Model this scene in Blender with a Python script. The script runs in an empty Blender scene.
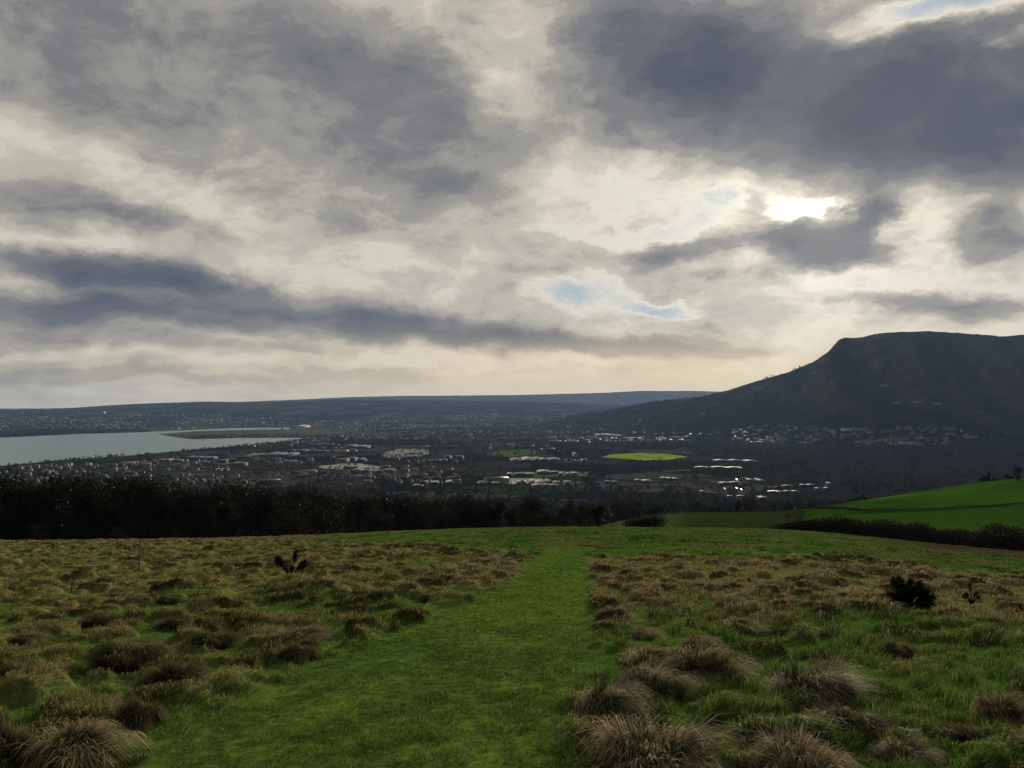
import bpy, math, random
import numpy as np
from mathutils import Vector, Matrix

random.seed(7)
RNG = np.random.default_rng(11)
PI = math.pi
S = bpy.context.scene
COL = S.collection

# ------------------------------------------------------------------ camera
F = 765.0
PITCH = math.atan(23.0 / F)
EYE = 170.0
cd = bpy.data.cameras.new('camera')
cam = bpy.data.objects.new('camera', cd)
COL.objects.link(cam)
cd.sensor_width = 36.0
cd.lens = 36.0 * F / 1024.0
cd.clip_start = 0.1
cd.clip_end = 60000
cam.location = (0, 0, EYE)
cam.rotation_euler = (PI / 2 + PITCH, 0, 0)
S.camera = cam

def ray(px, py):
    fx, fy, fz = 0.0, math.cos(PITCH), math.sin(PITCH)
    ux, uy, uz = 0.0, -math.sin(PITCH), math.cos(PITCH)
    a = (px - 512) / F
    b = (384 - py) / F
    return Vector((a, fy + uy * b, fz + uz * b)).normalized()

# ------------------------------------------------------------------ noise
def _h(ix, iy, seed):
    n = (ix.astype(np.int64) * 374761393 + iy.astype(np.int64) * 668265263 + seed * 974634777) & 0x7fffffff
    n = ((n ^ (n >> 13)) * 1274126177) & 0x7fffffff
    n = ((n ^ (n >> 16)) * 60493) & 0x7fffffff
    return ((n ^ (n >> 15)) & 0xffff) / 65535.0

def vnoise(x, y, seed=0):
    x = np.asarray(x, float); y = np.asarray(y, float)
    ix = np.floor(x); iy = np.floor(y)
    fx = x - ix; fy = y - iy
    fx = fx * fx * fx * (fx * (fx * 6 - 15) + 10)
    fy = fy * fy * fy * (fy * (fy * 6 - 15) + 10)
    a = _h(ix, iy, seed); b = _h(ix + 1, iy, seed)
    c = _h(ix, iy + 1, seed); d = _h(ix + 1, iy + 1, seed)
    return (a * (1 - fx) + b * fx) * (1 - fy) + (c * (1 - fx) + d * fx) * fy

def fbm(x, y, octv=4, seed=0):
    v = 0; a = 0.5; t = 0
    for k in range(octv):
        v = v + a * vnoise(x * 2 ** k + 17.3 * k, y * 2 ** k - 9.1 * k, seed + k)
        t += a; a *= 0.5
    return v / t

def sstep(a, b, x):
    t = np.clip((x - a) / (b - a), 0, 1)
    return t * t * (3 - 2 * t)

# ------------------------------------------------------------------ terrain
CP = np.array([-400, 0, 250, 512, 650, 780, 900, 1024, 1350], float)      # columns, as bearings
CU = (CP - 512) / F
SLOPE = np.array([.140, .138, .134, .121, .121, .124, .138, .152, .165])
YK = np.array([90, 130, 180, 230, 320, 450, 800, 1300, 2000, 2600], float)
DT = np.array([
    # y: 90 comes from the formula
    [24, 36, 47, 66, 90, 128, 156, 165, 167],      # -400
    [23.6, 36, 47, 66, 90, 128, 156, 165, 167],    # 0
    [23.0, 34, 45, 63, 86, 125, 155, 164, 166.5],  # 250
    [20.9, 31, 41, 58, 80, 120, 152, 162, 165.5],  # 512
    [20.7, 28.6, 33.2, 45.2, 72, 115, 152, 161, 165],  # 650
    [21.0, 28.2, 33.4, 43.2, 66, 112, 152, 161, 165],  # 780
    [22.8, 30.0, 33.5, 36.8, 60, 108, 152, 161, 165],  # 900
    [24.8, 31.5, 32.0, 30.2, 52, 104, 152, 161, 165],  # 1024
    [27, 31, 28, 22, 40, 95, 150, 160, 165],     # 1350
])

RA_P = np.array([-900, -300, 0, 70, 130, 200, 260, 340, 430, 520, 620, 700, 1600], float)
RA_Y = np.array([418, 415, 410.5, 408.3, 404.5, 402, 402.5, 400, 400.5, 402, 405, 406, 408])
RB_P = np.array([-900, 160, 240, 300, 345, 400, 512, 600, 640, 690, 730, 800, 950, 1600], float)
RB_Y = np.array([412, 408, 402, 399.5, 397.3, 396, 395.2, 393, 391, 391, 392, 394, 400, 404])
CH_P = np.array([520, 560, 600, 640, 670, 700, 730, 760, 790, 815, 828, 834, 839, 845, 862, 880, 905, 930, 960, 1000, 1024, 1150, 1350, 1700], float)
CH_Y = np.array([421, 417, 411, 404, 399.5, 397, 389.5, 380, 371.5, 361, 352, 346, 339.5, 337.5, 336.8, 333, 331, 331, 332.2, 336, 334.5, 338, 342, 350])

POLY = [(-500, 506), (-300, 490), (0, 466), (62, 460), (135, 455), (200, 449), (256, 444.5), (293, 440.5), (304, 437.8),
        (240, 437.8), (192, 439.2), (174, 437), (158, 434), (190, 431.6), (256, 429.8), (290, 429.6), (290, 427.6), (240, 427.8),
        (190, 430), (140, 432.2), (75, 434.2), (0, 437.6), (-300, 445), (-500, 450)]
def flat(px, py, z=0.0):
    r = ray(px, py)
    s = (EYE - z) / -r.z
    return (r.x * s, r.y * s)
PW = [flat(*p) for p in POLY]

def sdf_poly(x, y, P):
    d = np.full(x.shape, 1e9); inside = np.zeros(x.shape, bool)
    n = len(P)
    for i in range(n):
        ax, ay = P[i]; bx, by = P[(i + 1) % n]
        ex, ey = bx - ax, by - ay
        t = np.clip(((x - ax) * ex + (y - ay) * ey) / (ex * ex + ey * ey), 0, 1)
        d = np.minimum(d, np.hypot(x - ax - t * ex, y - ay - t * ey))
        c = ((ay > y) != (by > y)) & (x < (bx - ax) * (y - ay) / (by - ay + 1e-12) + ax)
        inside ^= c
    return np.where(inside, -d, d)

def cubic(knots, vals, x):
    """monotone-ish smooth interpolation along the first axis list of knots"""
    i = np.clip(np.searchsorted(knots, x) - 1, 0, len(knots) - 2)
    t = np.clip((x - knots[i]) / (knots[i + 1] - knots[i]), 0, 1)
    return i, t

def pcol(px_knots, vals, px):
    return np.interp(px, px_knots, vals)

def smooth_interp(kn, va, x):
    h = np.diff(kn); dl = np.diff(va) / h
    m = np.zeros(len(kn)); m[1:-1] = (dl[:-1] + dl[1:]) / 2; m[0] = dl[0]; m[-1] = dl[-1]
    i = np.clip(np.searchsorted(kn, x) - 1, 0, len(kn) - 2)
    t = np.clip((x - kn[i]) / h[i], 0, 1); hh = h[i]
    return ((2 * t**3 - 3 * t**2 + 1) * va[i] + (t**3 - 2 * t**2 + t) * hh * m[i]
            + (-2 * t**3 + 3 * t**2) * va[i + 1] + (t**3 - t**2) * hh * m[i + 1])

# table in u for every knot y
def base_drop(x, y):
    u = x / np.maximum(y, 14.0)
    s = smooth_interp(CU, SLOPE, np.clip(u, CU[0], CU[-1]))
    yn = np.maximum(y, -20.0)
    near = 1.6 + s * yn + 0.0002 * yn * np.abs(yn)
    cols = [1.6 + s * 90 + 0.0002 * 8100]
    uc = np.clip(u, CU[0], CU[-1])
    for k in range(DT.shape[1]):
        cols.append(smooth_interp(CU, DT[:, k], uc))
    kn = YK
    V = cols
    # hermite in y
    out = near.copy()
    m = []
    n = len(kn)
    for k in range(n):
        if k == 0:
            m.append(s + 0.0004 * 90)
        elif k == n - 1:
            m.append(np.zeros_like(s))
        else:
            a = (V[k] - V[k - 1]) / (kn[k] - kn[k - 1]); b = (V[k + 1] - V[k]) / (kn[k + 1] - kn[k])
            m.append(np.where(a * b > 0, 2 * a * b / (a + b + 1e-12), 0))
    for k in range(n - 1):
        msk = (y > kn[k]) & (y <= kn[k + 1])
        h = kn[k + 1] - kn[k]
        t = (y - kn[k]) / h
        val = ((2 * t**3 - 3 * t**2 + 1) * V[k] + (t**3 - 2 * t**2 + t) * h * m[k]
               + (-2 * t**3 + 3 * t**2) * V[k + 1] + (t**3 - t**2) * h * m[k + 1])
        out = np.where(msk, val, out)
    out = np.where(y > kn[-1], V[-1], out)
    return out

def terrain(x, y, detail=True):
    x = np.asarray(x, float); y = np.asarray(y, float)
    z = EYE - base_drop(x, y)
    u = x / np.maximum(y, 14.0)
    px = 512 + u * F
    if detail:
        far = sstep(350, 900, y)
        z = z + far * (fbm(x / 260, y / 260, 3, 5) - 0.5) * 6 * (1 - 0.6 * sstep(2000, 3000, y))
        z = z + sstep(60, 120, y) * (fbm(x / 14, y / 14, 3, 15) - 0.5) * 0.5
    # cavehill
    t = (np.interp(px, CH_P, CH_Y, left=425) - 407.0) / F
    yr = np.interp(px, [500, 700, 838, 1100, 1600], [7200, 5200, 4400, 4300, 4600])
    toe = np.interp(px, [500, 600, 720, 900, 1600], [6000, 4500, 3300, 3150, 2900])
    zr = EYE - t * yr
    q = np.clip((y - toe) / (yr - toe), 0, 1)
    prof = 0.62 * q ** 1.35 + 0.38 * sstep(0.62, 0.97, q)
    prof = np.where(zr < 250, q ** 1.2, prof)
    hh = (zr - 4) * prof + 4
    wob = (fbm(x / 420, y / 420, 5, 31) - 0.5) * 90 * q * (1 - q) * 2.2 * np.clip((zr - 60) / 300, 0, 1)
    gul = (np.abs(fbm(x / 200 + .3 * fbm(x / 90, y / 90, 2, 43), y / 420, 4, 41) - 0.5)) * -150 * q * (1 - q) ** 1.0 * np.clip((zr - 60) / 300, 0, 1)
    rough = (fbm(x / 25, y / 25, 3, 47) - 0.5) * 7 * np.clip((zr - 60) / 300, 0, 1)
    hh = hh + (wob + gul if detail else 0) + rough * sstep(0, .3, q)
    back = np.clip((y - yr) / 3000, 0, 1)
    hh = hh - back * 300 * (back > 0)
    cave = np.where((y > toe) & (px > 505), hh, -50)
    # far ridges
    ta = (np.interp(px, RA_P, RA_Y) - 407.0) / F
    za = 175 - ta * 11500
    qa = sstep(6100, 11500, y)
    ra = 3 + (za - 3) * qa ** 1.3 + (fbm(x / 700, y / 700, 4, 61) - 0.5) * 110 * qa * (1 - qa) * 2 + (fbm(x/90, y/90, 2, 63)-.5)*9*qa
    ra = np.where(y > 11500, ra - (y - 11500) * 0.03, ra)
    tb = (np.interp(px, RB_P, RB_Y) - 407.0) / F
    zb = 170 - tb * 18000
    qb = sstep(12200, 18000, y)
    rb = -60 + (zb + 60) * qb + (fbm(x / 1100, y / 1100, 4, 71) - 0.5) * 120 * qb * (1 - qb) * 2 + (fbm(x/130, y/130, 2, 73)-.5)*12*qb
    rb = np.where(y > 18000, zb - (y - 18000) * 0.1, rb)
    z = np.where(y > 3000, np.maximum(z, np.maximum(cave, np.maximum(np.where(y > 6100, ra, -50), np.where(y > 12200, rb, -50)))), z)
    sel = (y > 1400) & (y < 7000) & (x < 0)
    if sel.any():
        sd = sdf_poly(x[sel], y[sel], PW)
        zz = z[sel]
        z[sel] = np.minimum(zz, np.clip(sd * 0.06 + 0.0, -4, 1e3) )
    return z

def tz(x, y):
    return float(terrain(np.array([float(x)]), np.array([float(y)]))[0])

_hc = {}
_YS = np.concatenate([np.geomspace(3, 3000, 1500), np.linspace(3010, 14000, 1500)])
def hit(px, py, ymin=3.0):
    """first ground point seen at a bearing and a drop angle (used to read distances off the terrain)"""
    r = ray(px, py)
    xs = _YS * (r.x / r.y); zr = EYE + _YS * (r.z / r.y)
    key = round(px, 1)
    if key not in _hc:
        _hc[key] = terrain(xs, _YS)
    d = zr - _hc[key]
    idx = np.where((d < 0) & (_YS >= ymin))[0]
    i = idx[0] if len(idx) else len(_YS) - 1
    return float(xs[i]), float(_YS[i]), float(_hc[key][i])

# path cut through the meadow
PY = np.array([0, 4.57, 6.45, 8.4, 9.9, 11.4, 14, 16.5, 21.5, 27, 34])
PL = np.array([-2.6, -2.35, -2.2, -1.86, -1.38, -.95, -.38, .15, .62, 1.1, 1.5])
PR = np.array([.1, .3, .5, .85, 1.05, 1.2, 1.45, 1.62, 1.95, 2.5, 3.2])
def pathmask(x, y):
    w = (fbm(x * 2.2, y * 2.2, 3, 81) - .5) * .34
    l = np.interp(y, PY, PL); r = np.interp(y, PY, PR)
    e = 0.09 + y * 0.004
    return sstep(-e, e, x - l + w) * sstep(-e, e, r - x + w) * (1 - sstep(24, 32, y))

def brownmask(x, y):
    """1 where dry brown grass covers the meadow"""
    u = x / np.maximum(y, 10.)
    n = fbm(x / 2.6, y / 2.6, 4, 91); n2 = fbm(x / 9, y / 9, 3, 95)
    right = sstep(8, 11, y + (n2 - .5) * 5) * (1 - sstep(22, 30, y + (n2 - .5) * 16)) * sstep(.06, .12, u)
    left = sstep(.0, .12, -u) * sstep(10, 14, y) * (1 - .75 * sstep(60, 90, y)) * (1 - .85 * sstep(26, 42, y + (n2 - .5) * 16) * sstep(-.38, -.12, u))
    lowl = (1 - sstep(10, 13, y)) * sstep(-.15, -.5, u) * .8
    lowr = (1 - sstep(10, 14, y)) * .5
    midl = sstep(10, 16, y) * (1 - sstep(23, 30, y)) * sstep(.06, -.02, u)
    b = np.maximum.reduce([right * .95, left * .75, lowl, lowr, midl * .85])
    return np.clip(b + (n - .5) * 1.1, 0, 1)

def mounds(x, y, cell, seed, dens=0.85):
    """tussock hummocks: returns height, profile (0..1), random id and outward vector"""
    wx = x + (fbm(x * 2.6, y * 2.6, 3, seed + 3) - .5) * .85 * cell
    wy = y + (fbm(x * 2.6, y * 2.6, 3, seed + 4) - .5) * .85 * cell
    cx = np.floor(wx / cell); cy = np.floor(wy / cell)
    H = np.zeros(x.shape); Pm = np.zeros(x.shape); I = np.zeros(x.shape); OX = np.zeros(x.shape); OY = np.zeros(x.shape)
    for i in (-1, 0, 1):
        for j in (-1, 0, 1):
            gx = cx + i; gy = cy + j
            mx = (gx + .5 + (_h(gx, gy, seed) - .5) * .8) * cell
            my = (gy + .5 + (_h(gx, gy, seed + 1) - .5) * .8) * cell
            rr = cell * (.28 + .30 * _h(gx, gy, seed + 2))
            ok = _h(gx, gy, seed + 5) < dens
            el = .8 + .6 * _h(gx, gy, seed + 7)
            dx = (wx - mx) / (rr * el); dy = (wy - my) / rr
            r2 = dx * dx + dy * dy
            p = np.where(ok, np.clip(1 - r2, 0, 1), 0)
            p = 1 - (1 - p) ** 2.2
            h = p * rr * (.34 + .35 * _h(gx, gy, seed + 6))
            b = h > H
            H = np.where(b, h, H); Pm = np.where(b, p, Pm); I = np.where(b, _h(gx, gy, seed + 8), I)
            OX = np.where(b, dx, OX); OY = np.where(b, dy, OY)
    return H, Pm, I, OX, OY

TUSS = [  # px, py of the foot, width px, height px, kind, label
    (655, 790, 165, 62, 'rust', 'long rust brown grass tussock at the bottom edge right of the path'),
    (800, 792, 95, 58, 'rust', 'rust brown grass tussock at the bottom edge, right of the longer one'),
    (608, 722, 72, 46, 'grey', 'pale swept grass tussock overhanging the right edge of the path'),
    (650, 702, 70, 40, 'grey', 'grey green tussock between the path edge and the broad straw tussock'),
    (700, 686, 92, 40, 'straw', 'broad tussock with straw top and dark green front right of the path'),
    (650, 672, 80, 26, 'straw', 'straw coloured tussock behind the broad dark fronted one'),
    (812, 706, 100, 42, 'grey', 'grey topped tussock alone in green grass in the middle of the right half'),
    (846, 748, 105, 40, 'olive', 'low dark tussock in the lower right corner area of the meadow'),
    (1004, 728, 66, 34, 'straw', 'straw tussock cut by the right edge of the picture'),
    (962, 752, 70, 26, 'olive', 'low brown green tussock near the lower right corner'),
    (896, 660, 36, 20, 'olive', 'small pointed dark tussock in the right half below the round bush'),
    (736, 632, 46, 15, 'straw', 'small pale tussock right of the path in the brown grass'),
    (614, 622, 40, 17, 'straw', 'straw tussock at the right edge of the path halfway up'),
    (700, 650, 40, 14, 'rust', 'small rust tussock behind the broad straw topped one'),
    (905, 770, 60, 30, 'rust', 'brown tussock at the bottom edge far right'),
    (72, 768, 118, 44, 'straw', 'straw tussock with pale combed tips in the lower left corner'),
    (10, 768, 60, 46, 'olive', 'dark tussock cut by the lower left corner'),
    (136, 730, 66, 34, 'olive', 'round olive tussock above the lower left corner'),
    (122, 672, 82, 32, 'olive', 'large dark brown tussock in the left of the meadow'),
    (172, 690, 74, 30, 'olive', 'dark overhanging tussock right of the large brown one on the left'),
    (18, 694, 70, 32, 'olive', 'brown tussock cut by the left edge of the picture'),
    (150, 660, 40, 18, 'straw', 'straw capped tussock behind the two large dark ones'),
    (210, 652, 56, 22, 'olive', 'rounded dark tussock in green grass left of the path'),
    (96, 632, 56, 20, 'olive', 'broad low tussock on the left with a grey top'),
    (24, 650, 50, 20, 'straw', 'straw tussock near the left edge'),
    (296, 664, 56, 22, 'olive', 'dark tussock nearest to the left edge of the path'),
    (300, 642, 60, 14, 'rust', 'brown low tussock beside the left edge of the path'),
    (172, 632, 44, 16, 'olive', 'small dark tussock in the middle of the left meadow'),
    (250, 634, 34, 12, 'olive', 'small tussock between the dark rounded one and the path'),
    (102, 586, 26, 10, 'olive', 'small dark round tussock far up on the left'),
    (168, 605, 24, 10, 'olive', 'little dark tussock behind the broad low grey topped one'),
    (245, 606, 34, 9, 'olive', 'flat dark tussock left of the forked shrub'),
    (430, 602, 26, 8, 'olive', 'little dark tussock on the upper left edge of the path'),
    (645, 640, 34, 12, 'rust', 'small rust tussock just right of the path above the cluster'),
]
def near_hit(px, py):
    r = ray(px, py)
    ys = np.linspace(3.0, 120, 6000)
    xs = ys * r.x / r.y; zz = terrain(xs, ys)
    i = int(np.argmax(EYE + ys * r.z / r.y < zz))
    return float(xs[i]), float(ys[i]), float(zz[i])

SHRUBS = [(909, 611, 30), (972, 604, 18), (291, 577, 30), (1022, 617, 12)]
SUP = []
for t_ in TUSS:
    x_, y_, z_ = near_hit(t_[0], t_[1]); wm_ = t_[2] / F * y_; SUP.append((x_, y_ + wm_ * .3, wm_ * .46))
for px_, py_, w_ in SHRUBS:
    x_, y_, z_ = near_hit(px_, py_); SUP.append((x_, y_, w_ / F * y_)); SUP.append((x_ * (1 - .5 / y_), y_ - .5, w_ / F * y_))
def keepclear(x, y):
    k = np.ones(x.shape)
    m_ = (y > 3) & (y < 26)
    xm, ym = x[m_], y[m_]; km = np.ones(xm.shape)
    for a, b, r in SUP:
        km = np.minimum(km, sstep(.75, 1.25, np.hypot(xm - a, ym - b) / r))
    k[m_] = km
    return k

def meadow(x, y):
    """fine height above the smooth terrain, plus masks"""
    pm = pathmask(x, y); bm = brownmask(x, y)
    amp = (1 - pm) * (.35 + .65 * np.clip(bm * 1.4, 0, 1))
    u = x / np.maximum(y, 10.)
    left = sstep(.0, -.25, u)
    amp = amp * (.8 + .3 * left) * (1 - .35 * sstep(30, 90, y)) * (1 - sstep(150, 200, y))
    H1, P1, I1, ox, oy = mounds(x, y, .60, 101, .50)
    H2, P2, I2, _, _ = mounds(x, y, .30, 201, .4)
    H3, P3, I3, _, _ = mounds(x, y, 1.5, 301, .45)
    amp = amp * np.clip(.30 + 1.15 * fbm(x / 2.1, y / 2.1, 3, 119), .25, 1.15)
    kc = keepclear(x, y); amp = amp * kc
    near = 1 - sstep(9, 14, y)
    z = amp * np.maximum(H1 * (1.2 - .28 * left), H2 * .9) + amp * H3 * .22 * sstep(8, 13, y) * (.4 + .6 * left)
    z = z + (fbm(x / 1.3, y / 1.3, 4, 111) - .5) * .10 * (1 - .5 * pm) + (fbm(x * 6, y * 6, 2, 121) - .5) * .022
    return z, pm, bm, np.maximum(P1, P2 * .6) * np.clip(amp * 1.6, 0, 1), I1, ox, oy

# ------------------------------------------------------------------ mesh helpers
def link(name, me, mats=(), parent=None, **props):
    o = bpy.data.objects.new(name, me)
    COL.objects.link(o)
    if me is not None:
        for m in mats:
            me.materials.append(m)
    if parent: o.parent = parent
    for k, v in props.items():
        if v is not None: o[k] = v
    return o

def np_mesh(name, verts, quads=None, tris=None, col=None, smooth=False, matidx=None):
    me = bpy.data.meshes.new(name)
    verts = np.asarray(verts, np.float32)
    nq = 0 if quads is None else len(quads); nt = 0 if tris is None else len(tris)
    loops = []
    if nq: loops.append(np.asarray(quads, np.int32).ravel())
    if nt: loops.append(np.asarray(tris, np.int32).ravel())
    loops = np.concatenate(loops)
    me.vertices.add(len(verts)); me.vertices.foreach_set('co', verts.ravel())
    me.loops.add(len(loops)); me.loops.foreach_set('vertex_index', loops)
    me.polygons.add(nq + nt)
    st = np.concatenate([np.arange(nq) * 4, nq * 4 + np.arange(nt) * 3]).astype(np.int32)
    me.polygons.foreach_set('loop_start', st)
    if smooth: me.polygons.foreach_set('use_smooth', np.ones(nq + nt, bool))
    if matidx is not None: me.polygons.foreach_set('material_index', np.asarray(matidx, np.int32))
    if col is not None:
        a = me.color_attributes.new('tint', 'FLOAT_COLOR', 'POINT')
        c = np.ones((len(verts), 4), np.float32); c[:, :3] = col
        a.data.foreach_set('color', c.ravel())
    me.update(calc_edges=True)
    me.validate()
    return me

def grid_mesh(name, X, Y, Z, col):
    nr, nc = X.shape
    V = np.stack([X, Y, Z], -1).reshape(-1, 3)
    i = np.arange(nr - 1)[:, None] * nc + np.arange(nc - 1)[None, :]
    Q = np.stack([i, i + 1, i + nc + 1, i + nc], -1).reshape(-1, 4)
    return np_mesh(name, V, quads=Q, col=col.reshape(-1, 3), smooth=True)

# ------------------------------------------------------------------ materials
def new_mat(name):
    m = bpy.data.materials.new(name); m.use_nodes = True
    nt = m.node_tree
    for n in list(nt.nodes): nt.nodes.remove(n)
    out = nt.nodes.new('ShaderNodeOutputMaterial')
    return m, nt, out

def N(nt, t, **kw):
    n = nt.nodes.new(t)
    for k, v in kw.items():
        if k.startswith('i_'):
            n.inputs[int(k[2:])].default_value = v
        else:
            setattr(n, k, v)
    return n

def mathn(nt, op, a, b=None, clamp=False):
    n = nt.nodes.new('ShaderNodeMath'); n.operation = op; n.use_clamp = clamp
    for i, v in enumerate((a, b)):
        if v is None: continue
        if isinstance(v, (int, float)): n.inputs[i].default_value = v
        else: nt.links.new(v, n.inputs[i])
    return n.outputs[0]

def simple(name, col, rough=.8, spec=.3, metal=0., noise=None, bump=None, attr=False, var=.25):
    m, nt, out = new_mat(name)
    b = N(nt, 'ShaderNodeBsdfPrincipled')
    b.inputs['Roughness'].default_value = rough
    b.inputs['Specular IOR Level'].default_value = spec
    b.inputs['Metallic'].default_value = metal
    nt.links.new(b.outputs[0], out.inputs[0])
    if noise:
        tc = N(nt, 'ShaderNodeTexCoord')
        nz = N(nt, 'ShaderNodeTexNoise'); nz.inputs['Scale'].default_value = noise; nz.inputs['Detail'].default_value = 4
        nt.links.new(tc.outputs['Object'], nz.inputs[0])
        mr = N(nt, 'ShaderNodeMapRange'); mr.inputs[1].default_value = .3; mr.inputs[2].default_value = .7
        mr.inputs[3].default_value = 1 - var; mr.inputs[4].default_value = 1 + var
        nt.links.new(nz.outputs[0], mr.inputs[0])
        mx = N(nt, 'ShaderNodeVectorMath', operation='SCALE')
        nt.links.new(mr.outputs[0], mx.inputs[3])
        if attr:
            a = N(nt, 'ShaderNodeAttribute', attribute_name='tint'); nt.links.new(a.outputs[0], mx.inputs[0])
        else:
            mx.inputs[0].default_value = col
        nt.links.new(mx.outputs[0], b.inputs[0])
        if bump:
            bp = N(nt, 'ShaderNodeBump'); bp.inputs['Strength'].default_value = .6; bp.inputs['Distance'].default_value = bump
            nt.links.new(nz.outputs[0], bp.inputs['Height']); nt.links.new(bp.outputs[0], b.inputs['Normal'])
    elif attr:
        a = N(nt, 'ShaderNodeAttribute', attribute_name='tint'); nt.links.new(a.outputs[0], b.inputs[0])
    else:
        b.inputs[0].default_value = (*col, 1)
    return m

def blade_mat(name, trans=.35):
    m, nt, out = new_mat(name)
    a = N(nt, 'ShaderNodeAttribute', attribute_name='tint')
    d = N(nt, 'ShaderNodeBsdfDiffuse'); t = N(nt, 'ShaderNodeBsdfTranslucent')
    g = N(nt, 'ShaderNodeBsdfGlossy'); g.inputs['Roughness'].default_value = .45; g.inputs[0].default_value = (.7, .7, .7, 1)
    nt.links.new(a.outputs[0], d.inputs[0]); nt.links.new(a.outputs[0], t.inputs[0])
    x = N(nt, 'ShaderNodeMixShader'); x.inputs[0].default_value = trans
    nt.links.new(d.outputs[0], x.inputs[1]); nt.links.new(t.outputs[0], x.inputs[2])
    y = N(nt, 'ShaderNodeMixShader'); y.inputs[0].default_value = .02
    nt.links.new(x.outputs[0], y.inputs[1]); nt.links.new(g.outputs[0], y.inputs[2])
    nt.links.new(y.outputs[0], out.inputs[0])
    return m

M_meadow = simple('meadow_earth', (0, 0, 0), rough=.95, spec=0., noise=9.0, bump=.01, attr=True, var=.45)
M_land = simple('valley_land', (0, 0, 0), rough=.95, spec=0., noise=.02, attr=True, var=.5)
M_blade = blade_mat('grass_blade')
M_leaf = blade_mat('foliage', .15)
M_bark = simple('bark', (.035, .028, .022), rough=.9, noise=6.0, bump=.02)
M_white = simple('white_render', (.62, .61, .58), rough=.7, noise=.3, var=.08)
M_cream = simple('cream_render', (.28, .25, .21), rough=.8, noise=.3, var=.1)
M_brick = simple('brick', (.13, .09, .075), rough=.85, noise=1.5, var=.2)
M_slate = simple('slate', (.07, .07, .08), rough=.45, spec=.5, noise=.8, var=.3)
M_tile = simple('tile', (.13, .085, .07), rough=.6, spec=.4, noise=.8, var=.3)
M_metal = simple('pale_roof_sheet', (.38, .39, .40), rough=.8, spec=.1, noise=.05, var=.12)
M_metal2 = simple('grey_roof_sheet', (.16, .18, .21), rough=.55, spec=.4, noise=.05, var=.15)
M_clad = simple('grey_cladding', (.14, .15, .17), rough=.6, noise=.2, var=.1)
M_glass = simple('window_glass', (.03, .035, .04), rough=.1, spec=.8)
M_door = simple('door_paint', (.12, .05, .04), rough=.5)

# ------------------------------------------------------------------ colour of the meadow
GREEN = np.array([.060, .125, .020]); PATHC = np.array([.098, .145, .022])
STRAW = np.array([.34, .28, .15]); BROWN = np.array([.165, .135, .066]); OLIVE = np.array([.135, .142, .045])
BAND = np.array([.048, .108, .020]); DARK = np.array([.022, .020, .012])

def tone_dark(x, y):
    # noise mask that darkens some tussocks among the pale ones
    return sstep(.5, .62, fbm(x * 1.3, y * 1.6, 3, 733))

def meadow_colour(x, y, pm, bm, mp):
    n = fbm(x * 1.1, y * 1.1, 4, 131)[..., None]
    u = (x / np.maximum(y, 10.))[..., None]
    c = GREEN * (.75 + .6 * n)
    left = sstep(.05, -.1, u)
    br = BROWN * (1 - left) + (BROWN * .62 + OLIVE * .45) * left
    b = np.clip(bm * (.16 + 1.1 * mp + .42 * sstep(9, 18, y)), 0, 1)[..., None]
    c = c * (1 - b) + br * (.7 + .7 * n) * b
    far = sstep(24, 34, y + (fbm(x / 8, y / 8, 3, 137) - .5) * 16)[..., None] * sstep(-.12, .03, u)
    n3 = fbm(x / 1.6, y / 2.4, 3, 745)[..., None]
    band = BAND * (.55 + .9 * n) * (1 - sstep(.5, .62, n3)) + np.array([.10, .105, .036]) * sstep(.5, .62, n3)
    c = c * (1 - far) + band * far
    c = c * (1 - .7 * np.clip(mp[..., None] * tone_dark(x, y)[..., None] * 1.9, 0, 1))
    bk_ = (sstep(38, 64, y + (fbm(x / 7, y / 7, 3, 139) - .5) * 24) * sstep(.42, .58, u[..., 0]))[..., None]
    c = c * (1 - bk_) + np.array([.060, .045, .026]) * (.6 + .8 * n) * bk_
    p = pm[..., None]
    n4 = fbm(x * 4, y * 3, 3, 747)[..., None]; n5 = fbm(x * .7, y * .5, 3, 749)[..., None]
    c = c * (1 - p) + (PATHC * n5 * 2 * .5 + np.array([.048, .100, .020]) * (1 - n5)) * (.68 + .72 * n4) * p
    return c * 1.18

# ------------------------------------------------------------------ meadow ground (one fine sheet)
def build_meadow():
    U = np.linspace(-1.05, 1.05, 1150)
    R = np.geomspace(9.0, 262.0, 860) - 12.0
    X = U[None, :] * (R[:, None] + 12.0); Y = np.repeat(R[:, None], len(U), 1)
    mz, pm, bm, mp, _, _, _ = meadow(X, Y)
    Z = terrain(X, Y) + mz
    # the sheet dives under the valley land at its far end
    Z = Z - 0.0
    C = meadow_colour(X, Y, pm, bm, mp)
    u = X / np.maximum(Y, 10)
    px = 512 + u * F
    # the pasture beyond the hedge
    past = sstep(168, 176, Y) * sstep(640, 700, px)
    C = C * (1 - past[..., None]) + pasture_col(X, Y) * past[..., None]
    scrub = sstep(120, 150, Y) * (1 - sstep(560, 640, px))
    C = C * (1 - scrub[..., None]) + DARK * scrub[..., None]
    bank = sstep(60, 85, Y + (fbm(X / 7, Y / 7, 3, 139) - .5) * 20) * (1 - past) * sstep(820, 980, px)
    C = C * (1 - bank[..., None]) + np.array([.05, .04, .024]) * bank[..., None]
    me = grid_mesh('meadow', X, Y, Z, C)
    link('meadow_ground', me, [M_meadow], kind='structure', label='rough sloping meadow ground with a mown path')

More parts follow.
